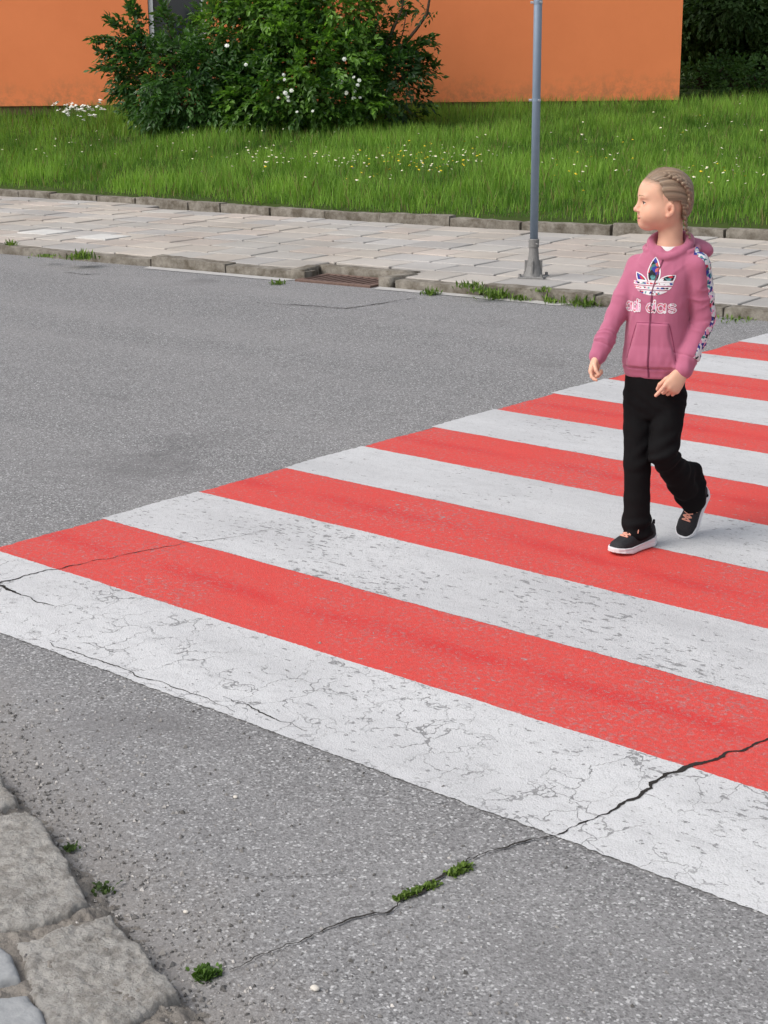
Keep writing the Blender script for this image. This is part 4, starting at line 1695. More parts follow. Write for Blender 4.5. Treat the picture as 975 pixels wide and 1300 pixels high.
# --- body: one continuous skin
B = Field((R_WR[0] - .09, -.34, -.005), (L_EL[0] + .07, .30, HEAD[2] + .12), .0026)
B.loft(TLEV, T_LEFT, T_BACK, .02, 2.2, inset=.022)
B.loft([(*P(831, 520, 0), .085, .066), (*P(831, 490, 0), .088, .068), (*P(832, 455, 0), .085, .062)], T_LEFT, T_BACK, .03, 2.2)
B.chain([R_SH, R_EL, R_WR], [.030, .024, .018], .02)
B.chain([L_SH, L_EL, L_WR], [.032, .026, .019], .02)
B.chain([R_HIP, R_KN, R_AN], [.052, .036, .026], .03)
B.chain([L_HIP, L_KN, L_AN], [.052, .036, .026], .03)
B.cone(R_AN, RF_HEEL * .55 + RF_TOE * .45 + ZUP * .036, .024, .016, .01)
B.cone(L_AN, LF_HEEL * .55 + LF_TOE * .45 + np.array([-.012, -.022, .014]), .024, .014, .01)
B.cone(NECK_B - ZUP * .03, H(-.020, 0, -.06), .043, .039, .02)
# head
B.ell(H(-.002, 0, .022), (.0865, .068, .078), HR, .01)
B.ell(H(.012, 0, -.018), (.0745, .060, .078), HR, .02)
B.ell(H(.040, 0, .022), (.049, .052, .050), HR, .02)          # forehead
for s in (1, -1):
    B.cone(H(.0, s * .030, -.054), H(.052, s * .012, -.083), .024, .017, .025)
    B.ell(H(.030, s * .028, -.044), (.046, .034, .033), HR, .03)
B.ell(H(.0660, 0, -.0815), (.018, .020, .0165), HR, .018)         # chin
for s in (1, -1):
    B.ell(H(.053, s * .032, -.048), (.026, .025, .026), HR, .02)   # cheek
    B.ell(H(.074, s * .024, .010), (.010, .020, .007), HR, .014)   # brow
B.ell(H(.073, 0, -.066), (.015, .025, .022), HR, .018)         # mouth mound
for s in (1, -1):
    B.ell(H(.090, s * .030, -.009), (.0125, .0175, .0095), HR, .012, '-')  # eye socket
for s in (1, -1):
    B.ell(H(.0695, s * .0300, -.0100), (.0130, .0135, .0128), HR, .004)            # lids
    B.ell(H(.0825, s * .0310, -.0110), (.0100, .0122, .0033), HR, .0012, '-')
B.cone(H(.083, 0, -.004), H(.0965, 0, -.032), .0065, .0085, .010)  # nose
B.ell(H(.0975, 0, -.0335), (.0085, .0085, .0075), HR, .005)
for s in (1, -1): B.ell(H(.089, s * .0105, -.0375), (.008, .0055, .0055), HR, .005)
B.ell(H(.0868, 0, -.0590), (.0058, .0165, .0045), HR, .004)    # lips
B.ell(H(.0848, 0, -.0678), (.0062, .0145, .0050), HR, .004)
B.ell(H(.0920, 0, -.0632), (.0075, .0150, .0012), HR, .003, '-')
for s in (1, -1):
    B.ell(H(.0815, s * .0190, -.0612), (.0080, .0075, .0013), frame(H_X * .7 + H_Y * s * .7 + ZUP * .02, ZUP + H_X * .35), .003, '-')
    B.ell(H(.0700, s * .0270, -.0545), (.0120, .0120, .0130), HR, .016)
for s in (1, -1):
    e = H(-.002, s * .0655, -.0300)
    ER = frame(H_X * .93 + H_Y * s * -.36, ZUP + H_X * -.14)
    B.ell(e + H_Y * s * .004, (.0165, .0058, .0225), ER, .005)      # ear
    B.ell(e + H_Y * s * .0115 + H_X * .001 + ZUP * .004, (.0090, .0062, .0125), ER, .002, '-')
    B.ell(e + H_Y * s * .0065 + H_X * .0015 - ZUP * .001, (.0045, .0062, .0060), ER, .002, '-')
    B.ell(e - ZUP * .0195 + H_X * .005 + H_Y * s * .005, (.0075, .0050, .0070), ER, .004)


def hand(F, wrist, d, back, thumb, curls, size, spread=.10, thumb_curl=.5, tuck=False):
    """d towards the knuckles, back out of the back of the hand, thumb towards the thumb side"""
    d = unit(np.asarray(d, float))
    back = unit(back - d * (np.asarray(back) @ d))
    th = unit(np.cross(d, back))
    if th @ np.asarray(thumb) < 0: th = -th
    L = size
    kn = []
    for i, (o, l, r) in enumerate(((.0235, .47, .0068), (.0080, .49, .0070), (-.0075, .47, .0067), (-.0215, .43, .0060))):
        o *= L / .135
        k_ = wrist + d * L * l + th * o + back * (.004 - .003 * abs(i - 1.2))
        kn.append(k_)
        F.cone(wrist + d * L * .08 + th * o * .55, k_, .0125 * L / .135, .0092 * L / .135, .012)
    F.ell(wrist + d * L * .27, (L * .24, .026 * L / .135, .0125), np.array([d, th, back]), .012)
    lens = ((.185, .115, .085), (.205, .130, .092), (.190, .120, .088), (.150, .090, .075))
    for i in range(4):
        p = kn[i]
        ang = 0
        di = unit(d + th * spread * (1.2 - i) * .8)
        r = (.0068, .0071, .0067, .0059)[i] * L / .135
        for j in range(3):
            ang += curls[i][j]
            dj = di * math.cos(ang) - back * math.sin(ang)
            e = p + dj * lens[i][j] * L
            F.cone(p, e, r, r * .93, .0035 if j else .006)
            p = e
            r *= .93
    p = wrist + d * L * .12 + th * .016 * L / .135 - back * .003
    di = unit(d * .75 + th * .62 - back * .30) if not tuck else unit(d * .80 + th * .22 - back * .62)
    r = .0088 * L / .135
    for j, l in enumerate((.25, .20, .15)):
        e = p + di * l * L
        F.cone(p, e, r, r * .9, .008 if j == 0 else .003)
        p = e
        r *= .9
        di = unit(di - th * .34 * thumb_curl * (j + 1) * .7 - back * .22 * thumb_curl)


rd = math.radians
# her left hand hangs before the thigh: index finger reaching down, the others curled
hd_l = unit(P(846, 503, -.150) - L_WR)
hand(B, L_WR + hd_l * .015, hd_l, np.array([.25, -1.0, .12]), np.array([-1.0, 0, .3]),
     ((rd(4), rd(10), rd(8)), (rd(46), rd(72), rd(40)), (rd(56), rd(78), rd(42)), (rd(58), rd(74), rd(40))), .142, .10, 1.0, True)
hd_r = unit(np.array([-.30, -.28, -.91]))
hand(B, R_WR + hd_r * .002, hd_r, np.array([-.80, .50, .1]), np.array([-.5, -.85, 0]),
     ((rd(26), rd(34), rd(20)), (rd(58), rd(76), rd(44)), (rd(66), rd(82), rd(46)), (rd(68), rd(80), rd(46))), .118, .10, 1.2)
V, F = B.mesh()
V = smooth_mesh(V, F, 2, .45)
hl = (V - HEAD) @ HR.T / np.array([1.012, 1, 1])
skin = np.array([.72, .415, .290])
C = np.tile(skin, (len(V), 1))
C *= (1 + .05 * vnoise(V * 60, 2))[:, None]


def blend(mask, col):
    global C
    C = C * (1 - mask[:, None]) + np.asarray(col) * mask[:, None]


def blob(x, y, z, r):
    return np.exp(-(((hl[:, 0] - x) / r[0]) ** 2 + ((np.abs(hl[:, 1]) - y) / r[1]) ** 2 + ((hl[:, 2] - z) / r[2]) ** 2))


blend(.55 * blob(.06, .040, -.038, (.03, .024, .022)), (.70, .33, .235))       # cheek
blend(.50 * blob(.10, 0, -.034, (.014, .014, .012)), (.66, .30, .24))         # nose tip
blend(.60 * blob(-.002, .072, -.03, (.02, .012, .028)), (.66, .28, .19))      # ear
blend(.85 * np.clip(1.5 * blob(.090, 0, -.0585, (.009, .0165, .0055)), 0, 1), (.55, .17, .15))
blend(.85 * np.clip(1.5 * blob(.088, 0, -.0680, (.009, .0150, .0060)), 0, 1), (.58, .19, .17))
blend(.80 * np.clip(1.6 * blob(.093, 0, -.0632, (.009, .0165, .0016)), 0, 1), (.22, .07, .06))
for y_, z_, x_ in ((.008, -.0634, .092), (.014, -.0626, .090), (.019, -.0610, .085), (.0235, -.0588, .079)):
    blend(.85 * np.clip(1.5 * blob(x_, y_, z_, (.010, .0042, .0017)), 0, 1), (.24, .075, .06))
blend(.40 * blob(.085, .030, -.010, (.012, .018, .010)), (.46, .23, .16))     # eyelids
HLINE = [(.080, .076), (.071, .065), (.050, .062), (.034, .056), (.028, .045), (.029, .034), (.020, .016), (.009, .000), (-.008, -.004), (-.020, -.002),
         (-.036, -.004), (-.047, -.022), (-.051, -.055), (-.058, -.076), (-.085, -.080), (-.15, -.05), (-.15, .15), (.10, .15)]
hd_ = poly_sdf(hl[:, [0, 2]], HLINE)
blend(np.where(hl[:, 2] > -.085, .72 * np.clip(1 - hd_ / .017, 0, 1) ** 1.5, 0) * (np.linalg.norm(hl, axis=1) < .13) * (np.abs(hl[:, 1]) < .066), (.20, .13, .085))   # short fine hair at the hairline
hz = V[:, 2]
for wr in (L_WR, R_WR):                                                        # knuckles and finger tips a little redder
    dd = np.linalg.norm(V - wr, axis=1)
    blend(.40 * np.clip((dd - .07) / .05, 0, 1) * (dd < .2) * (hz > .45), (.64, .30, .23))
M_SKIN = NT('skin')
M_SKIN.bsdf(M_SKIN.attr(), .52, M_SKIN.bump(M_SKIN.noise(400, 3), .08, .001), .35)
M_SKIN.p.inputs['Subsurface Weight'].default_value = .12
M_SKIN.p.inputs['Subsurface Radius'].default_value = (.010, .004, .002)
M_SKIN.p.inputs['Subsurface Scale'].default_value = 1.0
M_SKIN = M_SKIN.m
mesh_np('body', V, F, M_SKIN, person, cols=C)

# eyes, lashes, brows
M_EYE = simple('eye_white', (.70, .68, .66), .15, .6)
M_IRIS = simple('iris', (.05, .055, .06), .12, .6)
M_BROW = simple('brow_hair', (.30, .19, .12), .8, .2)
M_LASH = simple('lashes', (.035, .022, .018), .8, .1)


def ball(c, r, n=14, m=9):
    vs, fs = [], []
    for i in range(m + 1):
        a = math.pi * i / m
        for j in range(n):
            b = 2 * math.pi * j / n
            vs.append((math.sin(a) * math.cos(b), math.sin(a) * math.sin(b), math.cos(a)))
    for i in range(m):
        fs += [(i * n + j, (i + 1) * n + j, (i + 1) * n + (j + 1) % n, i * n + (j + 1) % n) for j in range(n)]
    return np.asarray(c) + np.array(vs) * r, fs


for s in (1, -1):
    ec = H(.0690, s * .0300, -.0105)
    mb = MB(); mb.add(*ball(ec, .0116)); e_ = mb.build('eye', M_EYE, person, True)
    gz = unit(H_X * .94 + H_Y * s * .16)
    mb = MB(); mb.add(*ball(ec + gz * .0064, .0060)); mb.build('iris', M_IRIS, e_, True)
    pts = [ec + (H_X * math.cos(a) + H_Y * s * math.sin(a)) * .0127 + ZUP * (.0034 + .0012 * math.cos(a * 1.6)) for a in np.linspace(-.75, 1.15, 9)]
    mb = MB(); mb.tube(pts, [.0008, .0014, .0017, .0018, .0018, .0018, .0017, .0015, .0010], 6); mb.build('eyelashes', M_LASH, person, True)
body_t = BVHTree.FromPolygons(V.tolist(), F.tolist())


def onto(tree_, p, d, off):
    h_ = tree_.ray_cast(Vector(p), Vector(d))
    return None if h_[0] is None else np.array(h_[0]) - np.asarray(d) * off


for s in (1, -1):
    pts = []
    for t in np.linspace(0, 1, 9):
        y = .013 + .031 * t
        o_ = H(.16, s * y, .0135 + .0035 * math.sin(t * 2.4) - .003 * t)
        hit = onto(body_t, o_, -H_X, .0004)
        if hit is not None: pts.append(hit)
    mb = MB(); mb.tube(pts, np.linspace(.0013, .0006, len(pts)), 6); mb.build('eyebrow', M_BROW, person, True)

# --- hair: combed back close to the skull, with a braid on each side meeting the nape
HF = Field(H(.12, 0, -.12) - np.array([.01, .14, 0]), H(-.12, 0, .13) + np.array([.03, .14, 0]), .0022)
HF.ell(H(-.003, 0, .024), (.0895, .0712, .0800), HR, .01)
HF.ell(H(-.028, 0, -.018), (.064, .062, .062), HR, .02)
# keep only what lies behind the hairline
X, Y, Z = HF.ax[0][:, None, None] - HEAD[0], HF.ax[1][None, :, None] - HEAD[1], HF.ax[2][None, None, :] - HEAD[2]
hx = X * H_X[0] + Y * H_X[1] + Z * 0
hy = np.abs(X * H_Y[0] + Y * H_Y[1]) + Z * 0
hx = hx / 1.012
line = HLINE
pd = poly_sdf(np.stack([hx, Z + 0 * hx], -1), line).astype(np.float32)
# hairline at the middle of the forehead sits farther forward than at the temples
HF.join((slice(None),) * 3, -(pd - .006 * np.clip(1 - hy / .035, 0, 1) + .002 * np.sin(hy * 900 + hx * 300)), .006, '-')
V, F = HF.mesh()
V = smooth_mesh(V, F, 1)
hl = (V - HEAD) @ HR.T
ang = np.arctan2(hl[:, 1], hl[:, 2] + .03)
st_ = fbm(np.stack([ang * 26, hl[:, 0] * 7, hl[:, 2] * 7], -1), 3, 5)
N_ = vnormals(V, F)
V = V + N_ * (.0022 * st_)[:, None]
t = np.clip(.45 + .9 * st_, 0, 1)[:, None]
hc0, hc1 = np.array([.105, .070, .046]), np.array([.37, .262, .180])
M_HAIR = (lambda N: N.bsdf(N.attr(), .45, N.bump(N.noise(1.0, 3, .6, vec=N.mapping((120, 900, 260))), .35, .002), .4))(NT('dark_blonde_hair'))
hair = mesh_np('hair', V, F, M_HAIR, person, cols=hc0 * (1 - t) + hc1 * t)


def braid(path, rad, n, name, s):
    """plaited lobes along a curve"""
    path = np.array(path)
    seg = np.concatenate([[0], np.cumsum(np.linalg.norm(np.diff(path, axis=0), axis=1))])
    tt_ = np.linspace(0, seg[-1], 200)
    sm = np.stack([np.convolve(np.pad(np.interp(tt_, seg, path[:, c]), 10, mode='edge'), np.ones(21) / 21, 'valid') for c in range(3)], -1)
    lo, hi = sm.min(0) - .03, sm.max(0) + .03
    BF = Field(lo, hi, .0017)
    for i in range(n):
        f = (i + .5) / n
        k_ = int(f * 199)
        p = sm[k_]
        tg = unit(sm[min(k_ + 4, 199)] - sm[max(k_ - 4, 0)])
        out = unit(p - (HEAD + np.array([0, 0, -.02]) - ZUP * 0))
        sd = unit(np.cross(tg, out))
        r = np.interp(f, np.linspace(0, 1, len(rad)), rad)
        sgn = 1 if i % 2 else -1
        ax = unit(tg * .80 + sd * sgn * -.62)
        BF.ell(p + sd * sgn * r * .40, (r * 1.25, r * .52, r * .62), frame(ax, np.cross(ax, sd)), .0012)
    v, f_ = BF.mesh()
    v = smooth_mesh(v, f_, 1)
    nz_ = fbm(v * 170, 2, 3)
    t_ = np.clip(.5 + .8 * nz_, 0, 1)[:, None]
    return mesh_np(name, v, f_, M_HAIR, hair, cols=hc0 * (1 - t_) + hc1 * t_)


for s in (1, -1):
    path = [H(.020, s * .040, .084), H(-.016, s * .050, .078), H(-.044, s * .054, .062), H(-.064, s * .050, .040), H(-.074, s * .046, .014), H(-.070, s * .046, -.012),
            H(-.061, s * .044, -.038), H(-.059, s * .042, -.064), H(-.062, s * .042, -.090), H(-.068, s * .044, -.112), H(-.082, s * .048, -.130)]
    braid(path, [.009, .0125, .0150, .0160, .0160, .0145, .0120, .0100, .0090, .0080, .0050], 32, 'braid', s)
# a few loose strands over the crown
mb = MB()
for i in range(30):
    a = RNG.uniform(-1.1, 1.1)
    x0 = RNG.uniform(-.01, .07)
    pts = []
    for t_ in np.linspace(0, 1, 6):
        x = x0 - .07 * t_
        up_ = math.sqrt(max(.0, 1 - (x / .090) ** 2))
        pts.append(H(x, math.sin(a) * .0700 * up_, .024 + math.cos(a) * .0795 * up_ + .000 + .003 * math.sin(t_ * 3.1) * RNG.uniform(.2, 1)))
    mb.tube(pts, .0004, 4, hc1)
for i in range(60):                                               # flyaways
    a, e_ = RNG.uniform(-1.5, 1.5), RNG.uniform(-.05, 2.4)
    d_ = np.array([math.cos(e_) * math.cos(a * .6), math.sin(a), math.sin(e_) * math.cos(a)])
    p0 = np.array([-.003, 0, .024]) + d_ * np.array([.089, .071, .080])
    if p0[2] < .04 and p0[0] > 0: continue
    tg = unit(np.array([-1.0, RNG.normal(0, .4), RNG.normal(-.1, .4)]) + d_ * .35)
    l_ = RNG.uniform(.015, .04)
    pts = [p0 + tg * l_ * t_ + d_ * .006 * math.sin(t_ * 3.1) for t_ in (0, .35, .7, 1)]
    mb.tube([H(*q_) for q_ in pts], .0003, 3, hc1)
mb.build('loose_strands', M_HAIR, hair, cols=True)

# --- hooded jacket
M_KNIT = NT('pink_sweatshirt')
kc = M_KNIT.mix(M_KNIT.noise(14, 4, .6), (.405, .120, .198), (.465, .144, .230))
M_KNIT = M_KNIT.bsdf(kc, .92, M_KNIT.bump(M_KNIT.noise(700, 2), .25, .001), .12, Sheen_Weight=.25)
J = Field((R_WR[0] - .06, -.26, Z_HEM - .06), (L_EL[0] + .09, .24, NECK_B[2] + .075), .0034)
J.loft(TLEV, T_LEFT, T_BACK, .02, 2.3)
J.chain([R_SH, R_EL, R_WR], [.043, .0335, .0300], .014)
J.chain([L_SH, L_EL, L_WR], [.047, .0405, .0330], .012)
# body blouses over the hem rib, sleeves over the cuffs
hem_c = np.array(TLEV[0][:3])
for a, b, r in ((R_WR, R_EL, .0300), (L_WR, L_EL, .0330)):
    ax = unit(b - a)
    J.cone(a + ax * .048, a + ax * .058, r + .0035, r + .0035, .012)
J.loft([(*P(832.2, 466, 0)[:2], P(832, 466)[2], .1135, .0905), (*P(832.5, 452, 0), .1165, .0945), (*P(833.5, 440, 0), .113, .090)], T_LEFT, T_BACK, .012, 2.3)
for a in np.linspace(0, 2 * math.pi, 28, endpoint=False):        # the hood lying round the neck
    pass
ring = []
for a in np.linspace(-math.pi, math.pi, 29):
    fr = .5 + .5 * math.cos(a)                                    # 1 in front, 0 at the nape
    z_ = NECK_B[2] + .016 - .048 * fr ** 2.0 + .010 * (1 - fr)
    ring.append(NECK_B * [1, 1, 0] + ZUP * z_ + T_LEFT * (.066 - .014 * fr ** 3) * math.sin(a) + T_FRONT * (.060 * math.cos(a) + .004))
rr_ = [.0075 + .013 * (.5 - .5 * math.cos(a)) for a in np.linspace(-math.pi, math.pi, 29)]
J.chain(ring, rr_, .010)
ring2 = []
for a in np.linspace(.95, 2 * math.pi - .95, 22):                 # the folded-down outer layer
    bk = .5 - .5 * math.cos(a)
    ring2.append(NECK_B * [1, 1, 0] + ZUP * (NECK_B[2] - .020 + .020 * bk) + T_LEFT * .088 * math.sin(a) + T_FRONT * (.072 * math.cos(a) - .006))
J.chain(ring2, [.006 + .009 * math.sin(math.pi * i / 21) for i in range(22)], .005)
J.ell(NECK_B + T_BACK * .082 + T_LEFT * .030 - ZUP * .018, (.095, .040, .042), np.array([T_LEFT, T_BACK, ZUP]), .02)
J.ell(NECK_B + T_BACK * .070 + T_LEFT * .085 - ZUP * .022, (.045, .038, .026), np.array([T_LEFT, T_BACK, ZUP]), .02)
J.ell(NECK_B + ZUP * .036 + T_FRONT * .006, (.053, .049, .054), np.array([T_LEFT, T_FRONT, ZUP]), .008, '-')   # neck opening
J.ell(NECK_B + ZUP * .014 + T_FRONT * .052, (.018, .030, .026), np.array([T_LEFT, T_FRONT, ZUP]), .010, '-')
# the cloth's folds, hung on the pose
X, Y, Z = J.ax[0][:, None, None], J.ax[1][None, :, None], J.ax[2][None, None, :]
tx = (X - P(835, 400)[0]) * T_LEFT[0] + (Y - 0) * T_LEFT[1] + 0 * Z
ty = (X - P(835, 400)[0]) * T_FRONT[0] + Y * T_FRONT[1] + 0 * Z
zl = Z + 0 * tx
# kangaroo pocket: a second layer on the lower front
zp1, zp0 = P(830, 406)[2], P(830, 461)[2]
wpk = .058 + .030 * sstep(zp1 - .02, zp0, zl)
pk = sstep(.0, .006, wpk - np.abs(tx)) * sstep(zp0 - .002, zp0 + .004, zl) * sstep(zp1 + .003, zp1 - .003, zl) * (ty > .02)
J.f -= (.0062 * pk).astype(np.float32)
V, F = J.mesh()
V = smooth_mesh(V, F, 3, .5)
N_ = vnormals(V, F)


def arm_t(V, a, b):
    ab = b - a
    t_ = np.clip((V - a) @ ab / (ab @ ab), -.2, 1.2)
    return t_, np.linalg.norm(V - a - np.clip(t_, 0, 1)[:, None] * ab, axis=1)


disp = .0042 * fbm(np.stack([V[:, 0] * 26, V[:, 1] * 22, V[:, 2] * 9], -1), 3, 8)
for (S_, E_, W_, ph) in ((R_SH, R_EL, R_WR, 0.0), (L_SH, L_EL, L_WR, 2.0)):
    t1, d1 = arm_t(V, S_, E_)
    t2, d2 = arm_t(V, E_, W_)
    nearE = np.exp(-(np.linalg.norm(V - E_, axis=1) / .085) ** 2)
    warp = np.stack([vnoise(V * 13, 5 + ph), vnoise(V * 13, 6 + ph)], -1)
    al = np.where(t1 < 1, t1, 1 + t2)
    fold = 1 - np.abs(vnoise(np.stack([al * 6.5 + warp[:, 0] * 1.2, (V[:, 0] - V[:, 1]) * 9 + warp[:, 1] * .6], -1), 8 + ph))
    disp += .0050 * nearE * (fold ** 2 - .45)
    low = (d2 < .06) * sstep(.2, .7, t2) * (1 - sstep(.66, .80, t2))
    disp += .0042 * low * (fold ** 2 - .4)
    up_ = (d1 < .06) * sstep(.05, .35, t1) * (1 - sstep(.5, .9, t1))
    disp += .0030 * up_ * (fold ** 2 - .45)
# drag lines from the armpits and above the hem
for (px, py, dx) in ((800, 362, 1), (872, 365, -1)):
    c_ = P(px, py, -.05)
    r_ = V - c_
    g_ = np.exp(-(np.linalg.norm(r_, axis=1) / .085) ** 2)
    disp += .0060 * g_ * ((1 - np.abs(vnoise(np.stack([(r_[:, 2] + r_[:, 0] * .75 * dx) * 26, (r_[:, 0] - r_[:, 2] * .75 * dx) * 7], -1), 6))) ** 2 - .45)
zb_ = P(832, 452)[2]
hm = np.exp(-((V[:, 2] - zb_) / .030) ** 2)
disp += .0028 * hm * vnoise(np.stack([V[:, 0] * 55, V[:, 1] * 55, V[:, 2] * 16], -1), 7)
# ribbing at the hem and the cuffs
for (a, b) in ((R_WR, R_EL), (L_WR, L_EL)):
    ax = unit(b - a)
    tt2 = (V - a) @ ax
    near = np.linalg.norm(V - a - np.clip(tt2, -.05, .06)[:, None] * ax, axis=1) < .06
    disp -= .0035 * near * np.exp(-((tt2 - .040) / .0035) ** 2)
disp -= .0040 * np.exp(-((V[:, 2] - P(832, 463)[2]) / .0032) ** 2) * (np.abs((V[:, 0] - P(832, 463)[0])) < .13) * (np.linalg.norm(V[:, :2] - L_WR[:2], axis=1) > .05)
V = V + N_ * disp[:, None]
V = smooth_mesh(V, F, 1, .4)
hood_o = mesh_np('hooded_jacket', V, F, M_KNIT, person)
JV, JF = V, F
jt = BVHTree.FromPolygons(V.tolist(), F.tolist())

# white shirt at the throat
M_SHIRT = simple('white_cotton', (.72, .71, .70), .9, .1)
SF = Field(NECK_B - .09, NECK_B + .07, .003)
SF.ell(NECK_B + T_FRONT * .016 - ZUP * .019, (.050, .034, .034), np.array([T_LEFT, T_FRONT, ZUP]), .01)
SF.ell(NECK_B + ZUP * .035 - T_FRONT * .0, (.060, .060, .040), np.array([T_LEFT, T_FRONT, ZUP]), .006, '-')
v, f = SF.mesh()
mesh_np('shirt', smooth_mesh(v, f, 1), f, M_SHIRT, person)

# zip down the middle
M_ZIP = simple('zip_tape', (.17, .035, .075), .7, .3)
pts = []
for y in np.linspace(327, 474, 60):
    z_ = P(830, y)[2]
    xc = np.interp(z_, [TLEV[0][2], TLEV[4][2], NECK_B[2]], [-.004, -.010, .0])
    cx = np.interp(z_, [l[2] for l in TLEV], [l[0] for l in TLEV])
    cy = np.interp(z_, [l[2] for l in TLEV], [l[1] for l in TLEV])
    hit = onto(jt, np.array([cx, cy, z_]) + T_LEFT * xc + T_FRONT * .3, T_BACK, .0006)
    if hit is not None: pts.append(hit)
pts = np.array(pts)
ZIPX = pts
va = np.concatenate([pts - T_LEFT * .0035, pts + T_FRONT * .0016, pts + T_LEFT * .0035])
n = len(pts)
i = np.arange(n - 1)
mesh_np('zip', va, np.concatenate([np.stack([i, i + n, i + n + 1, i + 1], -1), np.stack([i + n, i + 2 * n, i + 2 * n + 1, i + n + 1], -1)]), M_ZIP, hood_o)

# stitched edges of the kangaroo pocket
M_SEAM = simple('seam', (.24, .05, .105), .9, .1)
for sg in (-1, 1):
    pts = []
    for x_, y_ in [(0.004, 405)] + [(sg * t_ * .054, 405 + .6 * t_) for t_ in np.linspace(.1, 1, 10)] + [(sg * (.054 + .030 * t_ ** .8), 405.6 + 46 * t_) for t_ in np.linspace(.08, 1, 14)]:
        z_ = P(832, y_)[2]
        cx = np.interp(z_, [l[2] for l in TLEV], [l[0] for l in TLEV])
        cy = np.interp(z_, [l[2] for l in TLEV], [l[1] for l in TLEV])
        hit = onto(jt, np.array([cx, cy, z_]) + T_LEFT * x_ + T_FRONT * .3, T_BACK, .0002)
        if hit is not None and (not pts or np.linalg.norm(hit - pts[-1]) < .03): pts.append(hit)
    mb = MB(); mb.tube(pts, .0013, 6); mb.build('pocket_seam', M_SEAM, hood_o, True)

# printed emblem and lettering: flat prints laid on the cloth
M_PRINT = (lambda N: N.bsdf(N.attr(), .7, None, .25))(NT('screen_print'))
PAL = np.array([(.03, .04, .26), (.52, .035, .06), (.05, .16, .15), (.70, .70, .72), (.012, .012, .02), (.72, .30, .45), (.10, .28, .30), (.55, .12, .12)])


def floral(p, scale, wts, seed):
    """blotches of the flower pattern"""
    q = p * scale
    q = q + .35 * np.stack([vnoise(q * 1.3, seed + k) for k in range(q.shape[-1])], -1)
    cell = np.floor(q)
    best = np.full(q.shape[:-1], 1e9)
    val = np.zeros(q.shape[:-1])
    dim = q.shape[-1]
    import itertools
    for o in itertools.product((-1, 0, 1), repeat=dim):
        c_ = cell + np.array(o)
        c3 = np.concatenate([c_, np.zeros(c_.shape[:-1] + (3 - dim,))], -1) if dim < 3 else c_
        ft = np.stack([hash3(c3[..., 0], c3[..., 1], c3[..., 2], seed + k) for k in range(dim)], -1)
        d = np.linalg.norm(c_ + ft - q, axis=-1)
        h_ = hash3(c3[..., 0], c3[..., 1], c3[..., 2], seed + 9)
        m_ = d < best
        best = np.where(m_, d, best)
        val = np.where(m_, h_, val)
    cum = np.cumsum(wts) / np.sum(wts)
    return PAL[np.minimum(np.searchsorted(cum, val), len(PAL) - 1)]


S4 = 975 / 220.0                                       # the print was measured on an enlargement of the photograph


def print_patch(name, x0, x1, y0, y1, paint, step=1.6, off=.0012, k=1.0, dx=0.0, dy=0.0):
    xs, ys = np.arange(x0, x1, step), np.arange(y0, y1, step)
    GX, GY = np.meshgrid(xs, ys, indexing='ij')
    Q_ = np.stack([GX, GY], -1)
    mask, colr = paint(Q_)
    base = P(720 + 490 / S4, 190 + 760 / S4, -.09)
    mx = np.linalg.norm(P(830, 360, -.09) - P(831, 360, -.09)) / S4
    mz = np.linalg.norm(P(830, 360, -.09) - P(830, 361, -.09)) / S4
    verts = np.full(GX.shape + (3,), np.nan)
    need = mask.copy()
    need[1:] |= mask[:-1]; need[:-1] |= mask[1:]; need[:, 1:] |= mask[:, :-1]; need[:, :-1] |= mask[:, 1:]
    need[1:, 1:] |= mask[:-1, :-1]
    for a_, b_ in np.argwhere(need):
        p = base + T_LEFT * (((GX[a_, b_] - 490) * k + dx) * mx / .93) - ZUP * (((GY[a_, b_] - 735) * k - 25 + dy) * mz)
        hit = onto(jt, p + T_FRONT * .3, T_BACK, off)
        if hit is not None: verts[a_, b_] = hit
    idx_ = np.arange(GX.size).reshape(GX.shape)
    F_ = np.stack([idx_[:-1, :-1], idx_[:-1, 1:], idx_[1:, 1:], idx_[1:, :-1]], -1)[mask[:-1, :-1]].reshape(-1, 4)
    vf = verts.reshape(-1, 3)
    F_ = F_[~np.isnan(vf[F_]).any((1, 2))]
    used = np.unique(F_)
    mp_ = np.zeros(GX.size, int)
    mp_[used] = np.arange(len(used))
    return mesh_np(name, vf[used], mp_[F_], M_PRINT, hood_o, cols=colr.reshape(-1, 3)[used])


def leaf_shape(Q_, tip, foot, wd):
    """pointed oval from foot to tip: signed distance-ish"""
    tip, foot = np.array(tip, float), np.array(foot, float)
    ax = tip - foot
    L_ = np.linalg.norm(ax)
    ax /= L_
    r = Q_ - foot
    t_ = (r @ ax) / L_
    s_ = np.abs(r @ np.array([-ax[1], ax[0]]))
    prof = wd * np.clip(np.sin(np.pi * np.clip(t_, 0, 1) ** .85), 0, 1) ** .75
    return np.where((t_ < 0) | (t_ > 1), 9.0, s_ - prof)


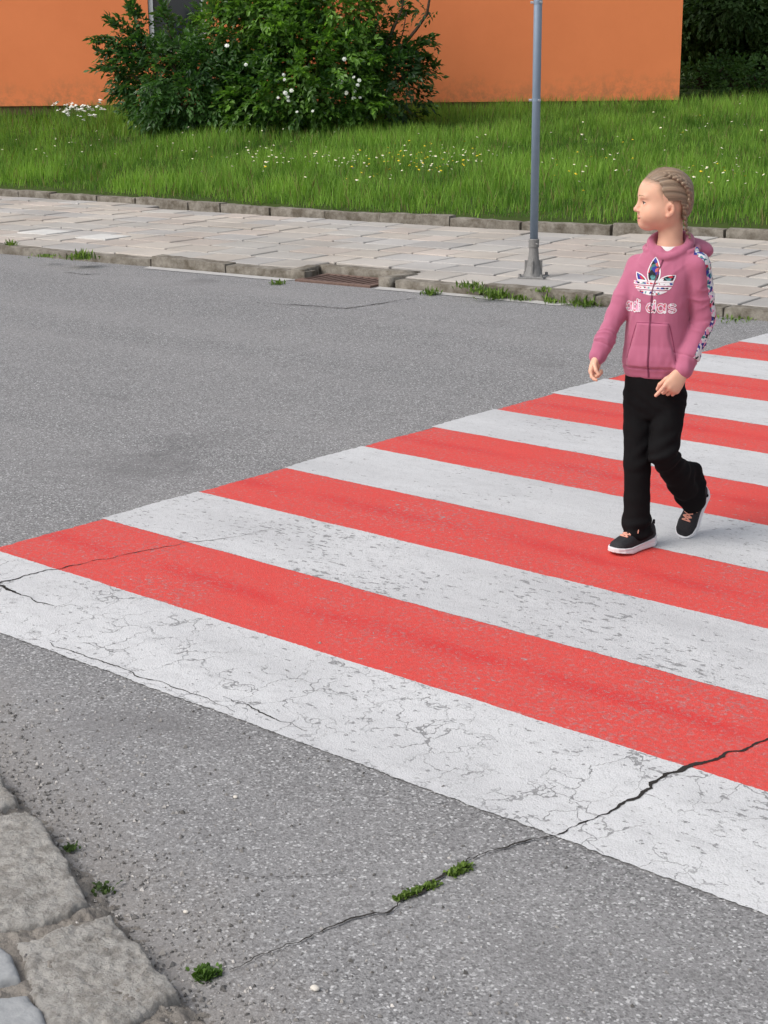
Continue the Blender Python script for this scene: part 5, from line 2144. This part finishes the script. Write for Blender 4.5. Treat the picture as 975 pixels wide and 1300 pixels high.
def trefoil(Q_):
    x, y = Q_[..., 0], Q_[..., 1]
    WHITE = np.array([.74, .72, .74])
    d = np.full(x.shape, 99.0)
    for tp, ft, wd in (((488, 588), (488, 770), 41), ((374, 688), (452, 776), 27), ((620, 697), (512, 780), 36)):
        d = np.minimum(d, leaf_shape(Q_, tp, ft, wd))
    d = np.where(y > 741, 9.0, d)
    col = floral(Q_, 1 / 22.0, [1.3, 1.5, .8, .8, 1.6, .5, .5, .7], 3)
    col = np.where((d > -7)[..., None] | (y > 734)[..., None], WHITE, col)
    m = d < 0
    # striped bowl below
    cx, cy, rx, ry = 484, 741, 124, 86
    bowl = ((x - cx) / rx) ** 2 + ((y - cy) / ry) ** 2 < 1
    for b0, b1 in ((744, 764), (771, 791), (798, 828)):
        yy = y + .0001 * (x - cx) ** 2
        band = bowl & (yy > b0) & (yy < b1)
        spot = floral(Q_, 1 / 13.0, [.8, .9, .5, 5.5, 1.0, 1.2, .4, .3], 11)
        inner = band & (yy > b0 + 4) & (yy < b1 - 4)
        col = np.where(band[..., None], WHITE, col)
        col = np.where(inner[..., None], spot, col)
        m |= band
    return m, col


print_patch('emblem', 355, 630, 584, 836, trefoil, k=.88, dx=-11, dy=6)


def letters(Q_):
    x, y = Q_[..., 0], Q_[..., 1]
    d = np.full(x.shape, 99.0)

    def ringd(cx, cy, rx, ry, th):
        k_ = np.sqrt(((x - cx) / rx) ** 2 + ((y - cy) / ry) ** 2)
        return np.abs(k_ - 1) * (rx + ry) / 2 - th

    def bar(x0, x1, y0, y1, th):
        px = np.clip(x, min(x0, x1), max(x0, x1)); py = np.clip(y, min(y0, y1), max(y0, y1))
        return np.hypot(x - px, y - py) - th

    def glyph(ch, x0, w_):
        nonlocal d
        cx = x0 + w_ * .42
        rx = w_ * .40
        if ch in 'ad':
            d = np.minimum(d, ringd(cx, 893, rx - 6, 21, 8.0))
            d = np.minimum(d, bar(x0 + w_ * .80, x0 + w_ * .80, 852 if ch == 'd' else 872, 914, 8.0))
        elif ch == 'i':
            d = np.minimum(d, bar(x0 + w_ / 2, x0 + w_ / 2, 876, 914, 6.5))
            d = np.minimum(d, bar(x0 + w_ / 2, x0 + w_ / 2, 855, 857, 6.5))
        else:
            t_ = np.linspace(0, 1, 24)
            ang_ = np.concatenate([np.linspace(-.5, -math.pi * 1.45, 12)])
            up = np.stack([x0 + w_ * .46 + w_ * .27 * np.cos(ang_), 882 + 11 * np.sin(ang_)], -1)
            dn = np.stack([x0 + w_ * .46 - w_ * .27 * np.cos(ang_), 904 - 11 * np.sin(ang_)], -1)
            for pth in (up, dn[::-1]):
                for a_, b_ in zip(pth[:-1], pth[1:]):
                    e_ = b_ - a_
                    tt_ = np.clip(((x - a_[0]) * e_[0] + (y - a_[1]) * e_[1]) / (e_ @ e_ + 1e-9), 0, 1)
                    d = np.minimum(d, np.hypot(x - a_[0] - tt_ * e_[0], y - a_[1] - tt_ * e_[1]) - 7.0)
    glyph('a', 330, 40); glyph('d', 368, 38); glyph('i', 402, 16)
    glyph('d', 446, 58); glyph('a', 502, 56); glyph('s', 556, 58)
    WHITE = np.array([.76, .73, .76])
    col = floral(Q_, 1 / 10.0, [.2, .6, .2, .6, .25, 3.5, .15, 1.2], 21)
    col = np.where((d > -4.0)[..., None], WHITE, col)
    return d < 0, col


print_patch('lettering', 325, 625, 840, 930, letters)

# flowered band down her left sleeve, cut from the sleeve's own surface
def refine(vv, FF):
    E_ = np.sort(np.concatenate([FF[:, [0, 1]], FF[:, [1, 2]], FF[:, [2, 3]], FF[:, [3, 0]]]), 1)
    ue, inv = np.unique(E_, axis=0, return_inverse=True)
    inv = inv.reshape(4, -1)
    n0 = len(vv)
    vv2 = np.concatenate([vv, vv[ue].mean(1), vv[FF].mean(1)])
    e0, e1, e2, e3 = (inv[k] + n0 for k in range(4))
    cc_ = np.arange(len(FF)) + n0 + len(ue)
    return vv2, np.concatenate([np.stack([FF[:, 0], e0, cc_, e3], -1), np.stack([e0, FF[:, 1], e1, cc_], -1),
                                np.stack([cc_, e1, FF[:, 2], e2], -1), np.stack([e3, cc_, e2, FF[:, 3]], -1)])


def band_sel(fc, slack):
    t1, d1 = arm_t(fc, L_SH, L_EL)
    t2, d2 = arm_t(fc, L_EL, L_WR)
    axp = np.where((t1 < 1.0)[:, None], L_SH + np.clip(t1, 0, 1)[:, None] * (L_EL - L_SH), L_EL + np.clip(t2, 0, 1)[:, None] * (L_WR - L_EL))
    wgt = np.clip(t2, 0, 1)[:, None]
    outd = unit(np.array([.84, -.54, .0]) * (1 - wgt) + np.array([.70, -.70, -.10]) * wgt)
    side = unit(np.cross(outd, np.where((t1 < 1.0)[:, None], L_EL - L_SH, L_WR - L_EL)))
    off = np.abs(np.einsum('ij,ij->i', fc - axp, side))
    okd = np.einsum('ij,ij->i', unit(fc - axp), outd)
    sel = (off < .0215 + slack) & (okd > .3) & (np.minimum(d1, d2) < .075) & (t2 < .78 + slack * 3) & (fc[:, 2] < L_SH[2] + .04)
    up = (np.abs((fc - L_SH) @ T_BACK + .006) < .0195 + slack) & (fc[:, 2] > L_SH[2] + .01) & (((fc - L_SH) @ T_LEFT) > -.006 - slack) & (fc[:, 2] < L_SH[2] + .09) & (d1 < .08)
    return sel | up


vv, FF = JV + vnormals(JV, JF) * .0012, JF
FF = FF[band_sel(vv[FF].mean(1), .006)]
for _ in range(2):
    used = np.unique(FF)
    mp_ = np.zeros(len(vv), int)
    mp_[used] = np.arange(len(used))
    vv, FF = refine(vv[used], mp_[FF])
FF = FF[band_sel(vv[FF].mean(1), 0.0)]
used = np.unique(FF)
mp_ = np.zeros(len(vv), int)
mp_[used] = np.arange(len(used))
vv, FF = vv[used], mp_[FF]
colr = floral(vv, 1 / .0115, [1.5, .35, .5, 3.2, .45, 1.3, .9, .2], 31)
mesh_np('sleeve_band', vv, FF, M_PRINT, hood_o, cols=colr)

# --- trousers
M_TROU = NT('black_trouser_cloth')
M_TROU = M_TROU.bsdf(M_TROU.mix(M_TROU.noise(30, 4), (.0055, .0055, .0062), (.0090, .0086, .0092)), .9, M_TROU.bump(M_TROU.noise(500, 2), .2, .001), .10)
TR = Field((P(783, 600)[0], -.22, .0), (P(915, 600, .1)[0], .24, P(830, 455)[2]), .0034)
TR.loft([(*P(831.5, 462, 0), .098, .076), (*P(831.5, 485, 0), .103, .080), (*P(831.5, 512, 0), .104, .080), (*P(831.5, 530, 0), .092, .070)], T_LEFT, T_BACK, .02, 2.3)
R_HEM = P(808.5, 676, -.050)
TR.chain([R_HIP, R_HIP * .5 + R_KN * .5, R_KN, R_KN * .5 + R_HEM * .5, R_HEM], [.056, .051, .0465, .044, .049], .010)
L_HEM = L_KN + (L_AN - L_KN) * 1.02
L_MID = L_KN * .45 + L_HEM * .55
TR.chain([L_HIP, L_HIP * .5 + L_KN * .5, L_KN], [.058, .054, .050], .008)
TR.chain([L_KN, L_MID, L_HEM], [.050, .046, .048], .012)
# the trailing leg's wide hem hangs back off the calf
TR.chain([P(862, 596, .0), P(880, 598, .05), P(884, 612, .07), P(880, 628, .07)], [.042, .026, .026, .036], .022)
TR.chain([P(884, 594, .055), P(887, 606, .07), P(888, 620, .08)], [.011, .012, .014], .014)
TR.cone(P(884, 624, .08), P(897, 629, .10), .018, .006, .014)
TR.cone(P(812, 660, -.035), P(819, 672, -.025), .036, .028, .02)
TR.cone(P(806, 660, -.045), P(803, 676, -.078), .036, .030, .025)
# hems: cut off flat and hollow
sh_ax = unit(L_HEM - L_KN)
TR.ell(L_HEM + sh_ax * .062 + np.array([-.012, 0, -.01]), (.055, .055, .030), frame(np.cross(sh_ax, [0, 1, 0]), sh_ax), .006, '-')
sl_ = (slice(None),) * 3
X, Y, Z = TR.ax[0][:, None, None], TR.ax[1][None, :, None], TR.ax[2][None, None, :]
TR.join(sl_, (Z - .026 - .018 * ((X + .04) / .05) ** 2 * 0 + 0 * X + 0 * Y), .004, '-')
V, F = TR.mesh()
V = smooth_mesh(V, F, 3, .5)
N_ = vnormals(V, F)
tr1, dr1 = arm_t(V, R_KN, R_HEM)
tl1, dl1 = arm_t(V, L_KN, L_HEM)
tl0, dl0 = arm_t(V, L_HIP, L_KN)
wob = vnoise(V * 16, 2)
disp = .0030 * fbm(np.stack([V[:, 0] * 24, V[:, 1] * 24, V[:, 2] * 6], -1), 3, 4)
disp += .0042 * (dr1 < .07) * sstep(.55, 1.0, tr1) * np.sin(tr1 * 26 + wob * 3)
disp += .0052 * np.exp(-(np.linalg.norm(V - L_KN, axis=1) / .08) ** 2) * np.sin((V[:, 2] * .8 - V[:, 0] * .5) * 150 + wob * 2.5)
disp += .0048 * (dl1 < .08) * sstep(.2, .9, tl1) * np.sin(tl1 * 22 + wob * 3)
disp += .0012 * np.exp(-((V[:, 2] - P(830, 505)[2]) / .05) ** 2) * np.sin((V[:, 0] * .7 + V[:, 2]) * 170 + wob * 2)
V = V + N_ * disp[:, None]
mesh_np('trousers', smooth_mesh(V, F, 1, .4), F, M_TROU, person)

# --- trainers
M_UPPER = NT('black_mesh_upper')
M_UPPER = M_UPPER.bsdf(M_UPPER.mix(M_UPPER.voro(420, out='Distance'), (.010, .010, .012), (.030, .030, .034)), .75, M_UPPER.bump(M_UPPER.voro(420, out='Distance'), .4, .001), .3)
M_SOLE = simple('white_rubber_sole', (.72, .72, .74), .6, .3, nz=.06, scale=60)
M_LACE = simple('salmon_laces', (.74, .36, .27), .8, .2)


def shoe(heel, toe, up, size=1.0):
    R_ = frame(toe - heel, up) * size
    Ln = .200
    o_ = heel

    def W_(x, y, z): return o_ + R_[0] * x + R_[1] * y + R_[2] * z
    root_sole = Field((-.03, -.06, -.012), (Ln + .03, .06, .05), .0022)
    X, Y, Z = (root_sole.ax[0][:, None, None], root_sole.ax[1][None, :, None], root_sole.ax[2][None, None, :])
    xs_ = [-.012, .0, .02, .06, .10, .145, .175, .195, .206]
    hw = [.004, .020, .029, .029, .030, .037, .034, .022, .004]
    ho = np.interp(X, xs_, hw)
    top = np.interp(X, [-.01, .0, .04, .10, .15, .2], [.038, .034, .026, .021, .021, .026])
    bot = np.interp(X, [-.01, .02, .14, .206], [.006, .0, .0, .011])
    flare = 1 + .10 * np.clip((.02 - Z) / .02, 0, 1)
    dxy = np.abs(Y) - ho * flare - .002
    dx = np.maximum(-.008 - X, X - .204)
    d = np.maximum(np.maximum(dxy * .9, dx), np.maximum(bot - Z, Z - top))
    groove = .0015 * np.exp(-((Z - .014) / .0018) ** 2)
    root_sole.f = (d + groove + 0 * X).astype(np.float32)
    v, f_ = root_sole.mesh()
    v = smooth_mesh(v, f_, 2)
    UF = Field((-.03, -.06, .0), (Ln + .03, .06, .115), .0022)
    X, Y, Z = (UF.ax[0][:, None, None], UF.ax[1][None, :, None], UF.ax[2][None, None, :])
    H_ = np.interp(X, [-.01, .0, .03, .055, .075, .11, .15, .18, .20], [.054, .068, .076, .077, .072, .061, .050, .041, .022])
    ww = np.interp(X, xs_, hw) * .97
    zz_ = np.clip((Z - .018) / (H_ - .018), 0, 1.5)
    wz = ww * np.sqrt(np.clip(1 - np.clip(zz_, 0, 1) ** 2.4 * .80, .02, 1))
    d = np.maximum(np.maximum((np.abs(Y) - wz) * .85, (Z - H_) * .8), np.maximum(.016 - Z, np.maximum(-.006 - X, X - .200)))
    UF.f = (d + 0 * X).astype(np.float32)
    UF.cone((.026, 0, .125), (.032, 0, .085), .022, .016, .006, '-')
    v2, f2 = UF.mesh()
    v2 = smooth_mesh(v2, f2, 4)
    to = lambda q: o_ + np.asarray(q) @ R_
    so_ = mesh_np('shoe', to(v2), f2, M_UPPER, person)
    mesh_np('sole', to(v), f_, M_SOLE, so_)
    bt = BVHTree.FromPolygons(v2.tolist(), f2.tolist())
    mb = MB()
    rows = []
    for x in (.088, .102, .116, .130, .144):
        l_, r_ = [], []
        for y in np.linspace(-.016, .016, 7):
            hit = onto(bt, (x, y, .15), (0, 0, -1), .0012)
            rows.append(hit)
            l_.append(hit if hit is not None else np.array([x, y, .06]))
        l_ = [to(q) for q in l_]
        mb.tube(l_, .0026, 6)
    for x0, x1 in ((.088, .102), (.102, .116), (.116, .130), (.130, .144)):
        for sg in (1, -1):
            l_ = []
            for t_ in np.linspace(0, 1, 6):
                hit = onto(bt, (x0 + (x1 - x0) * t_, sg * (.016 - .032 * t_), .15), (0, 0, -1), .003)
                if hit is not None: l_.append(to(hit))
            mb.tube(l_, .0022, 6)
    for sg in (1, -1):                                # the bow's ends
        l_ = [to(np.array(q)) for q in ((.086, 0, .079), (.090, sg * .014, .082), (.100, sg * .024, .070), (.106, sg * .027, .060))]
        mb.tube(l_, .0020, 6)
    mb.build('laces', M_LACE, so_, smooth=True)
    # pull tab and side stitching
    mb = MB()
    p0 = to(np.array([-.006, 0, .066])); p1 = to(np.array([-.009, 0, .080]))
    mb.tube([p0, p1], [.006, .004], 8)
    mb.build('heel_tab', M_UPPER, so_, smooth=True)
    return so_


f_dir = unit(RF_TOE - RF_HEEL)
shoe(RF_HEEL + ZUP * .006, RF_TOE + ZUP * .006, ZUP, 1.06)
ld = unit(LF_TOE - LF_HEEL)
wk = np.array([-.50, -.86, .12])
shoe(LF_TOE - ld * .200, LF_TOE, unit(wk - ld * (wk @ ld)))
